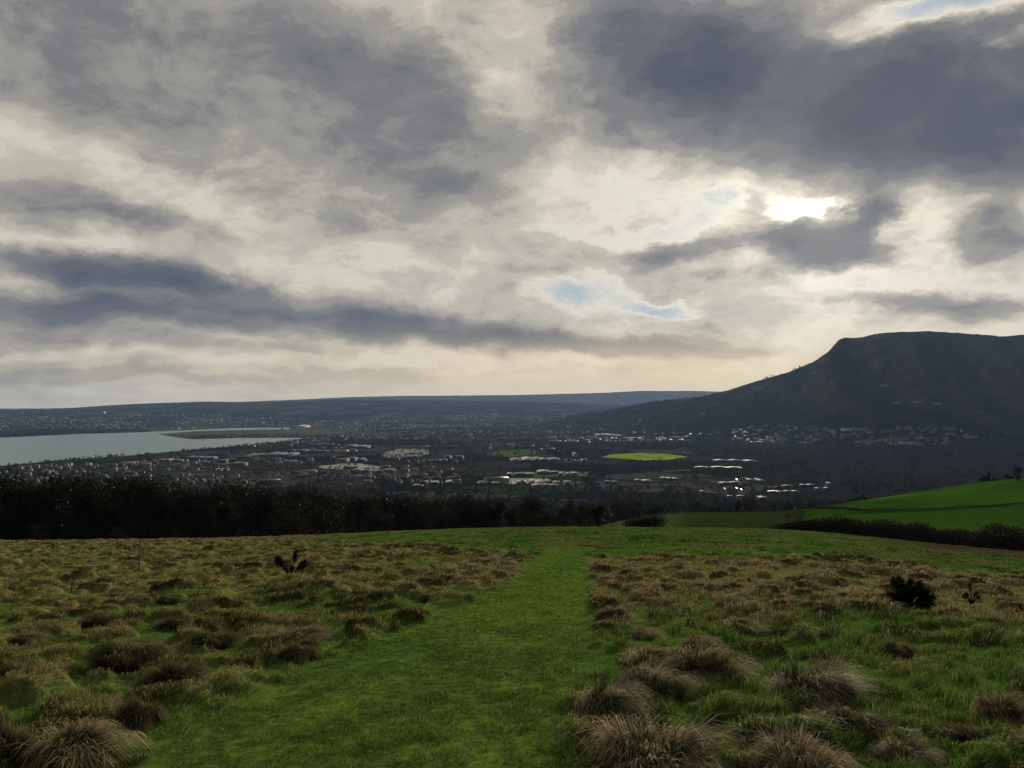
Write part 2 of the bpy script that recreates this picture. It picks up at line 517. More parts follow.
def pasture_col(X, Y):
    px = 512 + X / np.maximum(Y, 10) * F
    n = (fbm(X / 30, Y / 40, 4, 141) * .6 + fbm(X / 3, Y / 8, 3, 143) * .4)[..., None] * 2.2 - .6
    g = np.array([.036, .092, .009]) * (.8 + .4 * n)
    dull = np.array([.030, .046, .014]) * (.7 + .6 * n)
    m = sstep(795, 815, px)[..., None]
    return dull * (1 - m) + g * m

def vor(x, y, cell, seed):
    cx = np.floor(x / cell); cy = np.floor(y / cell)
    d1 = np.full(x.shape, 1e9); d2 = d1.copy(); I = np.zeros(x.shape); J = I.copy()
    for i in (-1, 0, 1):
        for j in (-1, 0, 1):
            gx = cx + i; gy = cy + j
            mx = (gx + _h(gx, gy, seed)) * cell; my = (gy + _h(gx, gy, seed + 1)) * cell
            d = np.hypot(x - mx, y - my)
            b = d < d1
            d2 = np.where(b, d1, np.minimum(d2, d)); I = np.where(b, _h(gx, gy, seed + 2), I)
            J = np.where(b, _h(gx, gy, seed + 3), J); d1 = np.where(b, d, d1)
    return (d2 - d1), I, J

def land_colour(X, Y, Z):
    px = 512 + X / np.maximum(Y, 10) * F
    e, I, J = vor(X, Y, 210, 151)
    n = fbm(X / 60, Y / 60, 4, 161)
    wood = np.array([.014, .015, .011]); moor = np.array([.042, .036, .025]); grn = np.array([.030, .052, .015]); grey = np.array([.060, .058, .052])
    c = np.where((I < .42)[..., None], wood, np.where((I < .68)[..., None], moor, np.where((I < .82)[..., None], grey, grn)))
    c = c * (.7 + .6 * n)[..., None]
    c = np.where((e < 12)[..., None], wood, c)
    slope = (Y < 1250)[..., None]
    c = np.where(slope, wood * (.8 + .5 * n[..., None]), c)
    # pasture on the spur to the right
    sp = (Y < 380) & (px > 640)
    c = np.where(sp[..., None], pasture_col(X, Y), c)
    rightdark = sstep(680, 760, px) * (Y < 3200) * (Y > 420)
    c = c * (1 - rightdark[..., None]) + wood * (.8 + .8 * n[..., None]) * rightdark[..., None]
    # heath and wood on the hill
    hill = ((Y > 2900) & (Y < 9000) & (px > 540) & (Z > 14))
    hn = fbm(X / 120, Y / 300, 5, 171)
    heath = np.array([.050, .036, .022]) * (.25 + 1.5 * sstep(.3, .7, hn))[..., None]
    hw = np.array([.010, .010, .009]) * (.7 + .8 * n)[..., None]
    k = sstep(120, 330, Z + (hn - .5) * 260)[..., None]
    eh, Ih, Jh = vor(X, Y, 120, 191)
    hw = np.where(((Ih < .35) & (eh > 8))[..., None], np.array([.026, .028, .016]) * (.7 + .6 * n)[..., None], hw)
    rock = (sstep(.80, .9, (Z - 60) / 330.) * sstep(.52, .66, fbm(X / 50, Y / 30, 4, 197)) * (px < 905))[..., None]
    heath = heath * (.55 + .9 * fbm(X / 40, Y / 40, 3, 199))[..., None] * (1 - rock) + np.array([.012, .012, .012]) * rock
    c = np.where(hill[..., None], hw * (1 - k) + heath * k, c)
    # marsh flats beside the water
    e2, I2, J2 = vor(X, Y, 420, 181)
    fl = (Y > 4300) & (Y < 6600) & (px < 430 + 40 * (n - .5)) & (px > 150)
    c = np.where(fl[..., None], (np.array([.10, .10, .055]) * (.6 + .6 * n + .25 * I2)[..., None]), c)
    # far slopes: hedged fields
    fh = (Y > 6200) & ~hill
    far = np.where((I2 < .3)[..., None], np.array([.022, .025, .020]), np.where((I2 < .7)[..., None], np.array([.042, .050, .030]), np.array([.062, .060, .042])))
    far = np.where((e2 < 30)[..., None], wood, far * (.8 + .4 * n)[..., None])
    c = np.where(fh[..., None], far, c)
    sh = (Z < .6)
    c = np.where((sh & (Y > 1400))[..., None], np.array([.035, .034, .026]), c)
    return c

def build_land():
    U = np.linspace(-1.35, 1.35, 880)
    R = np.concatenate([np.geomspace(240 + 12, 1400, 150, endpoint=False), np.geomspace(1400, 6500, 330, endpoint=False),
                        np.geomspace(6500, 21000, 190)]) - 12
    X = U[None, :] * (R[:, None] + 12.0); Y = np.repeat(R[:, None], len(U), 1)
    Z = terrain(X, Y)
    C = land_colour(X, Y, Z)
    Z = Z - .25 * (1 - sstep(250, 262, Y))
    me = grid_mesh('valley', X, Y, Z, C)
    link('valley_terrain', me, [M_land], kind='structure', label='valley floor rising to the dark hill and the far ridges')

build_meadow()
build_land()

# ------------------------------------------------------------------ water of the lough
m, nt, out = new_mat('lough_water')
b = N(nt, 'ShaderNodeBsdfPrincipled'); b.inputs[0].default_value = (.12, .27, .26, 1)
b.inputs['Roughness'].default_value = .22; b.inputs['IOR'].default_value = 1.33
tc = N(nt, 'ShaderNodeTexCoord'); nz = N(nt, 'ShaderNodeTexNoise'); nz.inputs['Scale'].default_value = .35; nz.inputs['Detail'].default_value = 5
mp_ = N(nt, 'ShaderNodeMapping'); mp_.inputs['Scale'].default_value = (.5, 1, 1)
nt.links.new(tc.outputs['Object'], mp_.inputs[0]); nt.links.new(mp_.outputs[0], nz.inputs[0])
bp = N(nt, 'ShaderNodeBump'); bp.inputs['Strength'].default_value = 1.0; bp.inputs['Distance'].default_value = .35
nt.links.new(nz.outputs[0], bp.inputs['Height']); nt.links.new(bp.outputs[0], b.inputs['Normal'])
nt.links.new(b.outputs[0], out.inputs[0]); M_water = m
me = np_mesh('lough', [(-9000, 1300, 0), (200, 1300, 0), (200, 6900, 0), (-9000, 6900, 0)], quads=[(0, 1, 2, 3)])
# keep the sheet only where the land dips: a strip following the shore
PB = []
for (px, py) in [(-520, 512), (0, 469), (135, 457.5), (256, 447), (312, 441), (312, 437), (300, 426.5), (140, 430.5), (0, 435.5), (-520, 447)]:
    PB.append((*flat(px, py), 0.0))
import bmesh
def poly_mesh(name, pts, thick=None):
    bm = bmesh.new(); vs = [bm.verts.new(p) for p in pts]; f = bm.faces.new(vs)
    bmesh.ops.triangulate(bm, faces=[f]); me = bpy.data.meshes.new(name); bm.to_mesh(me); bm.free(); return me
bpy.data.meshes.remove(me)
o = link('water', poly_mesh('lough', PB), [M_water], kind='structure', label='calm pale water of the lough')
if o.data.polygons[0].normal.z < 0: o.data.flip_normals()

# ------------------------------------------------------------------ fields that stand out in the valley, some with sunlight and sky glint painted in
def draped(name, pts_px, col, label, lift=.5):
    P = [flat(px, py, 5.0) for px, py in pts_px]
    xs = [p[0] for p in P]; ys = [p[1] for p in P]
    x0, x1, y0, y1 = min(xs), max(xs), min(ys), max(ys)
    nx, ny = 60, 40
    X, Y = np.meshgrid(np.linspace(x0, x1, nx), np.linspace(y0, y1, ny))
    Z = terrain(X, Y) + lift
    sd = sdf_poly(X, Y, P) + (fbm(X / 35, Y / 35, 3, 7) - .5) * 22
    V = np.stack([X, Y, Z], -1).reshape(-1, 3)
    i = (np.arange(ny - 1)[:, None] * nx + np.arange(nx - 1)[None, :]).ravel()
    Q = np.stack([i, i + 1, i + nx + 1, i + nx], -1)
    s = (sd.ravel()[Q] < 0).all(1)
    n = fbm(X / 40, Y / 40, 4, 9).ravel()[:, None]
    C = np.array(col) * (.75 + .5 * n)
    me = np_mesh(name, V, quads=Q[s], col=C, smooth=True)
    return link(name, me, [M_land], kind='structure', label=label)

draped('field', [(598, 457), (612, 454.5), (640, 452.8), (668, 454.3), (690, 457), (665, 460.3), (640, 460.8), (622, 459)], (.30, .42, .04), 'green field in the middle of the valley, sunlit patch painted bright lime')  # grass field with a patch of sunlight put into its base colour
draped('field', [(484, 454.5), (500, 450.5), (536, 449.5), (536, 454), (505, 457)], (.08, .15, .03), 'green field behind the long pale roof')
draped('field', [(419, 460), (432, 456.8), (446, 458), (443, 462.5), (424, 463)], (.07, .14, .02), 'small green field between the sheds')
draped('field', [(500, 478), (520, 473), (560, 473), (592, 474), (588, 479), (540, 479)], (.16, .22, .06), 'pale green field among the bright roofs')
draped('field', [(640, 474), (690, 470.5), (692, 473), (650, 476.5)], (.07, .09, .035), 'narrow olive field right of the sheds')
draped('field', [(384, 451.5), (400, 448.6), (428, 448.6), (430, 453.8), (400, 457.8), (380, 457)], (.32, .32, .28), 'flooded field behind the sheds, sky reflection painted pale')  # reflected sky stands in the matte colour
draped('field', [(312, 468), (340, 464.2), (360, 464.2), (388, 469), (350, 472.5)], (.40, .39, .35), 'lens shaped yard near the estates, its glint painted pale')  # bright glint is painted as pale matte ground
draped('field', [(470, 486.5), (500, 480.5), (548, 481), (552, 484.5), (515, 488.5)], (.42, .40, .33), 'wet yard in front of the bright roofs, its sky glint painted pale')  # wet sheen is put into the colour, the surface itself is matte

# ------------------------------------------------------------------ grass blades
def blades(x, y, z, L, W, lx, ly, col, droop):
    """arched two-segment blades; lx, ly lean vector per blade"""
    n = len(x)
    th = RNG.uniform(0, PI, n)
    wx = np.cos(th) * W * .5; wy = np.sin(th) * W * .5 * .5
    b = np.stack([x, y, z - .02], -1)
    side = np.stack([wx, wy, np.zeros(n)], -1)
    lean = np.stack([lx, ly, np.zeros(n)], -1)
    up = np.array([0, 0, 1.0])
    mid = b + (up * .62 + lean * .30) * L[:, None]
    tip = b + (up * (1.0 - droop)[:, None] + lean * .85) * L[:, None]
    V = np.stack([b - side, b + side, mid - side * .8, mid + side * .8, tip], 1).reshape(-1, 3)
    k = np.arange(n) * 5
    Q = np.stack([k, k + 1, k + 3, k + 2], -1); T = np.stack([k + 2, k + 3, k + 4], -1)
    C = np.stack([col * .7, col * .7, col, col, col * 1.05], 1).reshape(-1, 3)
    return V, Q, T, C

def scatter_grass(n, y0, y1, power, umax=.82):
    r = RNG.uniform(0, 1, n)
    if power == 'inv':
        y = 1 / (1 / y0 + r * (1 / y1 - 1 / y0))
    else:
        y = y0 * (y1 / y0) ** r
    x = RNG.uniform(-umax, umax, n) * (y + 1.0)
    return x, y

def build_grass():
    a = scatter_grass(400000, 3.2, 20, 'inv'); b_ = scatter_grass(300000, 8, 120, 'log')
    x = np.concatenate([a[0], b_[0]]); y = np.concatenate([a[1], b_[1]])
    mz, pm, bm, mp, I, ox, oy = meadow(x, y)
    z = terrain(x, y) + mz
    n = len(x); ragged = fbm(x * 4.5, y * 4.5, 2, 617); r = RNG.uniform(0, 1, n); r2 = RNG.uniform(0, 1, n)
    u = x / np.maximum(y, 10)
    far = sstep(12, 40, y)
    patch = fbm(x * .9, y * .9, 3, 611)
    L = (.02 + .055 * r) * (.45 + 1.0 * patch) * (1 - pm) + pm * (.014 + .055 * r * sstep(.35, .65, fbm(x * 3, y * 3, 2, 613)))
    L = L + (1 - pm) * mp * (.012 + .055 * r2)
    L *= 1 + .25 * far
    L *= np.where(y > 60, .8, 1)
    W = np.maximum(.0045 + .003 * r2, y / F * .65)
    W *= np.where(pm > .5, .9, 1)
    L = L + (1 - pm) * sstep(.05, .15, u) * (1 - sstep(11, 16, y)) * .09 * sstep(.45, .8, ragged)
    L *= .55 + .9 * ragged
    ang = RNG.uniform(0, 2 * PI, n)
    lx = np.cos(ang) * .55 + ox * mp * .5 + .22; ly = np.sin(ang) * .45 + oy * mp * .5 - .15 - .35 * mp; lx = lx + .3 * mp
    col = meadow_colour(x, y, pm, bm, mp)
    straw = (RNG.uniform(0, 1, n) < np.clip(.05 + .85 * bm * (.15 + mp) * (1 - .35 * sstep(.0, -.2, u)), 0, .9) * (1 - pm) + pm * .035)
    st = STRAW[None] * (.45 + .9 * r)[:, None]
    left = sstep(.05, -.1, u)[:, None]
    st = st * (1 - left * .2) + np.array([.20, .17, .06]) * left * .2
    straw &= ~((r2 < .35) & (mp > .3))
    col = np.where(straw[:, None], st, col * (.5 + 1.2 * r2)[:, None])
    V, Q, T, C = blades(x, y, z, L, W, lx, ly, col, .1 + .45 * mp * r)
    # the mown path: short dense turf
    px_, py_ = scatter_grass(520000, 3.2, 17, 'inv', .62)
    k_ = pathmask(px_, py_) > .35; px_, py_ = px_[k_], py_[k_]
    mz, pm, bm, mp, I, ox, oy = meadow(px_, py_); n = len(px_)
    ra = RNG.uniform(0, 1, n); rb = RNG.uniform(0, 1, n); an = RNG.uniform(0, 2 * PI, n)
    tuft = fbm(px_ * 9, py_ * 9, 2, 615)
    L2_ = (.012 + .034 * ra) * (.5 + 1.2 * tuft)
    cc = meadow_colour(px_, py_, pm, bm, mp) * (.45 + 1.3 * rb)[:, None] * (.5 + 1.0 * tuft)[:, None]
    cc = np.where((ra * rb > .72)[:, None], np.array([.22, .20, .08]), cc)
    V2, Q2, T2, C2 = blades(px_, py_, terrain(px_, py_) + mz, L2_, np.maximum(.0035, py_ / F * .8), np.cos(an) * .8, np.sin(an) * .7, cc, .15 + .3 * ra)
    nv_ = len(V); V = np.concatenate([V, V2]); Q = np.concatenate([Q, Q2 + nv_]); T = np.concatenate([T, T2 + nv_]); C = np.concatenate([C, C2])
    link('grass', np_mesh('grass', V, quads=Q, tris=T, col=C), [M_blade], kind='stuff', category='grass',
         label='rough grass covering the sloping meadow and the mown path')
build_grass()

# ------------------------------------------------------------------ big tussocks one can point at
def tussock_mesh(seed, nb, swept, tone):
    rg = np.random.default_rng(seed)
    # dome
    nu, nv = 28, 9
    A, Bv = np.meshgrid(np.linspace(0, 2 * PI, nu, endpoint=False), np.linspace(0, 1, nv))
    rr = Bv * (.47 + .07 * np.sin(A * 2 + seed) + .05 * np.sin(A * 5 + seed * 2))
    X = rr * np.cos(A); Y = rr * np.sin(A)
    Z = .20 * (1 - Bv ** 2.2) * (1 + .3 * np.sin(A * 3 + seed)) - .06 + .025 * rg.standard_normal(X.shape)
    V1 = np.stack([X, Y, Z], -1).reshape(-1, 3)
    i = np.arange(nv - 1)[:, None] * nu; j = np.arange(nu)[None, :]; j2 = (j + 1) % nu
    Q1 = np.stack([i + j, i + nu + j, i + nu + j2, i + j2], -1).reshape(-1, 4)
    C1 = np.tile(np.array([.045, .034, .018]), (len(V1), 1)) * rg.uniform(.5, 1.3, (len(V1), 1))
    # blades grow in locks that share a root area, a sweep and a tip
    nl = 46
    la = rg.uniform(0, 2 * PI, nl); lq = np.sqrt(rg.uniform(0, 1, nl)) * .95
    lax = lq * .45 * np.cos(la); lay = lq * .45 * np.sin(la)
    lL = rg.uniform(.16, .46, nl); lt = rg.uniform(.3, 1.0, nl); ldr = np.clip(.15 + .75 * lq * rg.uniform(.3, 1.5, nl), 0, 1.25)
    lk = rg.integers(0, nl, nb); loose = rg.uniform(0, 1, nb) < .3
    bx = lax[lk] + rg.normal(0, .055, nb); by = lay[lk] + rg.normal(0, .055, nb)
    q = np.clip(np.hypot(bx, by) / .46, 0, 1); bz = .17 * (1 - q ** 2.2)
    L = lL[lk] * rg.uniform(.35, 1.25, nb)
    an = la[lk] + np.where(loose, rg.normal(0, 1.1, nb), rg.normal(0, .34, nb))
    lx = np.cos(an) * (.25 + q * .8) + swept[0] * 1.5 * lt[lk]; ly = np.sin(an) * (.25 + q * .8) + swept[1] * 1.5 * lt[lk]
    dr = np.clip(ldr[lk] + rg.normal(0, .2, nb), 0, 1.3)
    r = np.clip(rg.uniform(0, 1, nb) * .6 + rg.uniform(0, .4, nl)[lk], 0, 1)[:, None]
    cols = np.array(tone[0]) * (1 - r) + np.array(tone[1]) * r
    gr = (rg.uniform(0, 1, nl) < tone[2])[lk] & (rg.uniform(0, 1, nb) < .8)
    cols = np.where(gr[:, None], np.array([.045, .075, .02]), cols) * rg.uniform(.5, 1.3, (nb, 1)) * rg.uniform(.45, 1.25, nl)[lk][:, None]
    # four-point arcs
    W = rg.uniform(.005, .012, nb); th = rg.uniform(0, PI, nb)
    side = np.stack([np.cos(th) * W / 2, np.sin(th) * W / 4, np.zeros(nb)], -1)
    b0 = np.stack([bx, by, bz - .03], -1)
    up = np.array([0, 0, 1.]); ln = np.stack([lx, ly, np.zeros(nb)], -1)
    p1 = b0 + (up * .45 + ln * .18) * L[:, None]
    p2 = b0 + (up * (.74 - .30 * dr)[:, None] + ln * .50) * L[:, None]
    p3 = b0 + (up * (.85 - .95 * dr)[:, None] + ln * .95) * L[:, None]
    V2 = np.stack([b0 - side, b0 + side, p1 - side, p1 + side, p2 - side * .8, p2 + side * .8, p3], 1).reshape(-1, 3)
    k = np.arange(nb) * 7 + len(V1)
    Q2 = np.concatenate([np.stack([k, k + 1, k + 3, k + 2], -1), np.stack([k + 2, k + 3, k + 5, k + 4], -1)])
    T2 = np.stack([k + 4, k + 5, k + 6], -1)
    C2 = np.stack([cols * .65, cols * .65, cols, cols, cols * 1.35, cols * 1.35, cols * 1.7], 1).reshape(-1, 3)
    me = np_mesh('tussock', np.concatenate([V1, V2]), quads=np.concatenate([Q1, Q2]), tris=T2, col=np.concatenate([C1, C2]))
    return me

RUST = ((.18, .14, .085), (.58, .49, .32), .20)
STR = ((.19, .155, .08), (.60, .52, .30), .25)
GRY = ((.16, .14, .085), (.55, .50, .34), .38)
OLV = ((.085, .075, .034), (.36, .31, .16), .38)
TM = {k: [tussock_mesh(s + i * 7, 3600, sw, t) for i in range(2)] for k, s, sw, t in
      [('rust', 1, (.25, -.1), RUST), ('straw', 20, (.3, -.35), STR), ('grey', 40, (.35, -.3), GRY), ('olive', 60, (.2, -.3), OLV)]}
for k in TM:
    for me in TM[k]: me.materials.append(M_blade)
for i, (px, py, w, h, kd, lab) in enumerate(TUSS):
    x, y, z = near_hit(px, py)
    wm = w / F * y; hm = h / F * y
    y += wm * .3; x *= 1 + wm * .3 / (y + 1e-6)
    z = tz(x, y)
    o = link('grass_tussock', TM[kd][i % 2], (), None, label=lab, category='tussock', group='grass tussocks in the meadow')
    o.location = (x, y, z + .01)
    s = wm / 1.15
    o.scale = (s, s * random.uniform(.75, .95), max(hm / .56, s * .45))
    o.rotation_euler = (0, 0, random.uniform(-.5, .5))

# ------------------------------------------------------------------ trees and shrubs
def tube(path, radii, sides=6):
    V = []; Q = []
    n = len(path)
    for i, p in enumerate(path):
        d = (path[min(i + 1, n - 1)] - path[max(i - 1, 0)]).normalized()
        a = d.orthogonal().normalized(); b = d.cross(a)
        for k in range(sides):
            t = 2 * PI * k / sides
            V.append(p + (a * math.cos(t) + b * math.sin(t)) * radii[i])
    for i in range(n - 1):
        for k in range(sides):
            Q.append((i * sides + k, i * sides + (k + 1) % sides, (i + 1) * sides + (k + 1) % sides, (i + 1) * sides + k))
    return V, Q

class Acc:
    def __init__(s): s.V = []; s.Q = []; s.C = []
    def add(s, V, Q, c=(0, 0, 0)):
        n = len(s.V); s.V += [tuple(v) for v in V]; s.Q += [tuple(i + n for i in q) for q in Q]; s.C += [c] * len(V)
    def build(s, name): return np_mesh(name, s.V, quads=s.Q, col=np.array(s.C))

def limb(acc, p, d, L, r, lvl, ends, rg, curl=.25):
    pts = [p]; rad = [r]; q = p.copy(); dd = d.copy(); seg = 4
    for i in range(seg):
        dd = (dd + Vector((rg.uniform(-1, 1), rg.uniform(-1, 1), rg.uniform(-.3, .6))) * curl).normalized()
        q = q + dd * L / seg; pts.append(q.copy()); rad.append(r * (1 - .17 * (i + 1)))
    V, Q = tube(pts, rad, 6 if lvl < 2 else 4)
    acc.add(V, Q)
    if lvl >= 3:
        ends.append((pts[-1], dd)); ends.append((pts[2], dd)); return
    for k in range(4 if lvl else 5):
        t = rg.choice([2, 3, 4]) if lvl else rg.choice([1, 2, 3, 4])
        nd = (dd + Vector((rg.uniform(-1, 1), rg.uniform(-1, 1), rg.uniform(-.25, .7))) * .95).normalized()
        limb(acc, pts[t], nd, L * rg.uniform(.5, .72), rad[t] * .6, lvl + 1, ends, rg, curl)

def tree_meshes(seed, dense=1.0, spread=1.0, leafsize=.34, tint=(.030, .030, .018)):
    rg = random.Random(seed)
    acc = Acc(); ends = []
    limb(acc, Vector((0, 0, -.3)), Vector((0, 0, 1)), 4.0, .26, 0, ends, rg, .18)
    V = np.array(acc.V); h = V[:, 2].max()
    sc = 10.0 / h
    V = V * sc; V[:, :2] *= spread
    tr = np_mesh('trunk', V, quads=acc.Q)
    E = np.array([tuple(e[0]) for e in ends]) * sc; E[:, :2] *= spread
    ng = np.random.default_rng(seed)
    per = int(14 * dense)
    # only low twigs too, so the crown reaches close to the ground
    P = np.repeat(E, per, 0) + ng.normal(0, .55, (len(E) * per, 3))
    low = int(len(P) * .3)
    a = ng.uniform(0, 2 * PI, low); rr = ng.uniform(.3, 2.6, low) * spread
    P = np.concatenate([P, np.stack([rr * np.cos(a), rr * np.sin(a), ng.uniform(.2, 5, low)], -1)])
    n = len(P)
    d1 = ng.normal(0, 1, (n, 3)); d1 /= np.linalg.norm(d1, axis=1)[:, None]
    d2 = np.cross(d1, ng.normal(0, 1, (n, 3))); d2 /= np.linalg.norm(d2, axis=1)[:, None]
    s = ng.uniform(.5, 1.2, (n, 1)) * leafsize
    V = np.stack([P - d1 * s, P + d2 * s * .35, P + d1 * s, P - d2 * s * .35], 1).reshape(-1, 3)
    Q = np.arange(n * 4).reshape(-1, 4)
    C = np.repeat(np.array(tint) * ng.uniform(.5, 1.6, (n, 1)), 4, 0)
    cr = np_mesh('crown', V, quads=Q, col=C)
    tr.materials.append(M_bark); cr.materials.append(M_leaf)
    return tr, cr

TREES = [tree_meshes(3, 1.0), tree_meshes(5, .8, 1.15), tree_meshes(8, 1.3, .8), tree_meshes(13, 1.1, 1.0),
         tree_meshes(21, .28, 1.1, .25, (.045, .036, .025)), tree_meshes(34, .9, 1.2, .34, (.07, .06, .035))]
def plant_tree(x, y, h, var, label, group, name='broadleaf_tree', cat='tree', wid=1.0):
    t = link(name, None, (), None, label=label, category=cat, group=group)
    z = tz(x, y); s = h / 10
    t.location = (x, y, z - .1)
    t.rotation_euler = (0, 0, random.uniform(0, 6.28)); t.scale = (s * wid, s * wid, s)
    tr, cr = TREES[var]
    a = link('trunk', tr, (), t); b = link('crown', cr, (), t)
    return t

# dark belt behind the left of the meadow: front row, as high as the photo shows
TOPX = [-60, 0, 15, 60, 110, 160, 200, 240, 290, 340, 400, 450, 500, 560]
TOPY = [474, 480, 483, 477, 479, 484, 488, 486, 490, 497, 499, 497, 502, 508]
px = -70
k = 0
while px < 575:
    yd = random.uniform(132, 150) if px < 330 else random.uniform(165, 215)
    x = (px - 512) / F * yd
    top = EYE - (np.interp(px, TOPX, TOPY) + random.choice([-5, -2, 0, 2, 4, 9]) + random.uniform(-3, 3) - 407) / F * yd
    h = max(4.5, top - tz(x, yd))
    plant_tree(x, yd, h, random.choice([0, 1, 2, 3]), 'dark tree in the front row of the belt at the foot of the meadow', 'dark trees in the belt at the foot of the meadow')
    px += random.uniform(9, 17)
px = -80
while px < 600:
    yd = random.uniform(160, 240) if px < 330 else random.uniform(230, 300)
    x = (px - 512) / F * yd
    top = EYE - (np.interp(px, TOPX, TOPY) + random.uniform(0, 8) - 407) / F * yd
    h = min(22, max(5, top - tz(x, yd)))
    plant_tree(x, yd, h, random.choice([0, 1, 2, 3]), 'dark tree standing in the back row of the belt beyond the meadow', 'dark trees behind the front row of the belt', wid=.9)
    px += random.uniform(11, 20)
px = 600
while px < 800:
    yd = random.uniform(345, 385)
    plant_tree((px - 512) / F * yd, yd, random.uniform(5, 9), random.choice([0, 1, 3, 4]), 'dark tree in the thin row beyond the dull green field', 'dark trees beyond the dull green field')
    px += random.uniform(9, 18)
for (px, yd, h, lab) in [(42, 128, 3.6, 'paler brown bush low in the dark belt near the left edge'), (120, 128, 3.0, 'low bush in front of the belt on the left')]:
    plant_tree((px - 512) / F * yd, yd, h, 5, lab, None, 'bush', 'bush', 1.3)
for (px, yd, h, var, lab, nm) in [
    (563, 128, 3.6, 0, 'rounded dark bush at the far end of the meadow above the path', 'bush'),
    (580, 130, 3.4, 1, 'dark bush just right of the rounded one above the path', 'bush'),
    (598, 130, 4.2, 2, 'tall dark bush in the middle of the hedge gap above the path', 'bush'),
    (612, 140, 3.0, 4, 'thin leafless bush between the tall dark bush and the low hedge', 'bush'),
    (626, 128, 5.2, 4, 'bare upright sapling left of the low dark hedge', 'sapling'),
    (545, 134, 3.0, 3, 'low dark bush leftmost of the bushes above the path', 'bush')]:
    plant_tree((px - 512) / F * yd, yd, h, var, lab, None, nm, nm, 1.2 if nm == 'bush' else .7)
# bare trees where the pastures meet
for (px, yd, h, lab) in [(786, 150, 4.6, 'bare tree at the left end of the hedge below the bright pasture'), (799, 152, 5.4, 'taller bare tree at the corner of the bright pasture'),
                         (1016, 318, 6, 'dark tree at the top right corner of the bright pasture')]:
    plant_tree((px - 512) / F * yd, yd, h, 4 if px < 900 else 0, lab, None, 'bare_tree' if px < 900 else 'broadleaf_tree', 'tree', .8)

# hedges: one thing each, a woody body of twigs along a line
def hedge(pts, h, w, label, seed, dens=60, tint=(.036, .031, .021)):
    ng = np.random.default_rng(seed)
    P = np.array(pts, float); seg = np.hypot(*(P[1:] - P[:-1]).T); cum = np.concatenate([[0], np.cumsum(seg)])
    n = int(cum[-1] * dens)
    s = ng.uniform(0, cum[-1], n); X = np.interp(s, cum, P[:, 0]); Y = np.interp(s, cum, P[:, 1])
    hh = h * (.2 + 1.35 * fbm(s / 4.5, s * 0 + seed, 4, seed)) * (.75 + .5 * fbm(s / 15, s * 0, 2, seed + 5))
    a = ng.uniform(0, 2 * PI, n); q = np.sqrt(ng.uniform(0, 1, n))
    X = X + np.cos(a) * q * w; Y = Y + np.sin(a) * q * w
    Zt = terrain(X, Y) + ng.uniform(0, 1, n) ** .8 * hh * (1 - .35 * q * q)
    C0 = np.stack([X, Y, Zt], -1)
    d1 = ng.normal(0, 1, (n, 3)); d1 /= np.linalg.norm(d1, axis=1)[:, None]
    d2 = np.cross(d1, ng.normal(0, 1, (n, 3))); d2 /= np.linalg.norm(d2, axis=1)[:, None]
    sz = ng.uniform(.08, .2, (n, 1)) * (h / 2.5) ** .5
    V = np.stack([C0 - d1 * sz, C0 + d2 * sz * .5, C0 + d1 * sz, C0 - d2 * sz * .5], 1).reshape(-1, 3)
    c = np.repeat(np.array(tint) * ng.uniform(.4, 1.6, (n, 1)), 4, 0)
    o3 = np.array([X.mean(), Y.mean(), terrain(np.array([X.mean()]), np.array([Y.mean()]))[0]])
    o = link('hedge', np_mesh('hedge', V - o3, quads=np.arange(n * 4).reshape(-1, 4), col=c), [M_leaf], label=label, category='hedge')
    o.location = o3
def L2(lst): return [((px - 512) / F * y, y) for px, y in lst]
hedge(L2([(780, 150), (830, 148), (900, 138), (960, 122), (1024, 104), (1120, 88)]), 3.2, 2.4, 'thick dark hedge between the meadow and the bright pasture', 5, 900)
hedge(L2([(806, 300), (860, 262), (920, 250), (980, 250), (1040, 252), (1150, 255)]), 1.0, .5, 'thin hedge crossing the bright pasture', 6, 200)
hedge(L2([(630, 128), (660, 126)]), 2.2, 1.6, 'short low dark hedge right of the bare sapling', 7, 900)
hedge(L2([(680, 150), (720, 152), (782, 152)]), .8, .6, 'low dark hedge line along the dull green field', 8, 60)

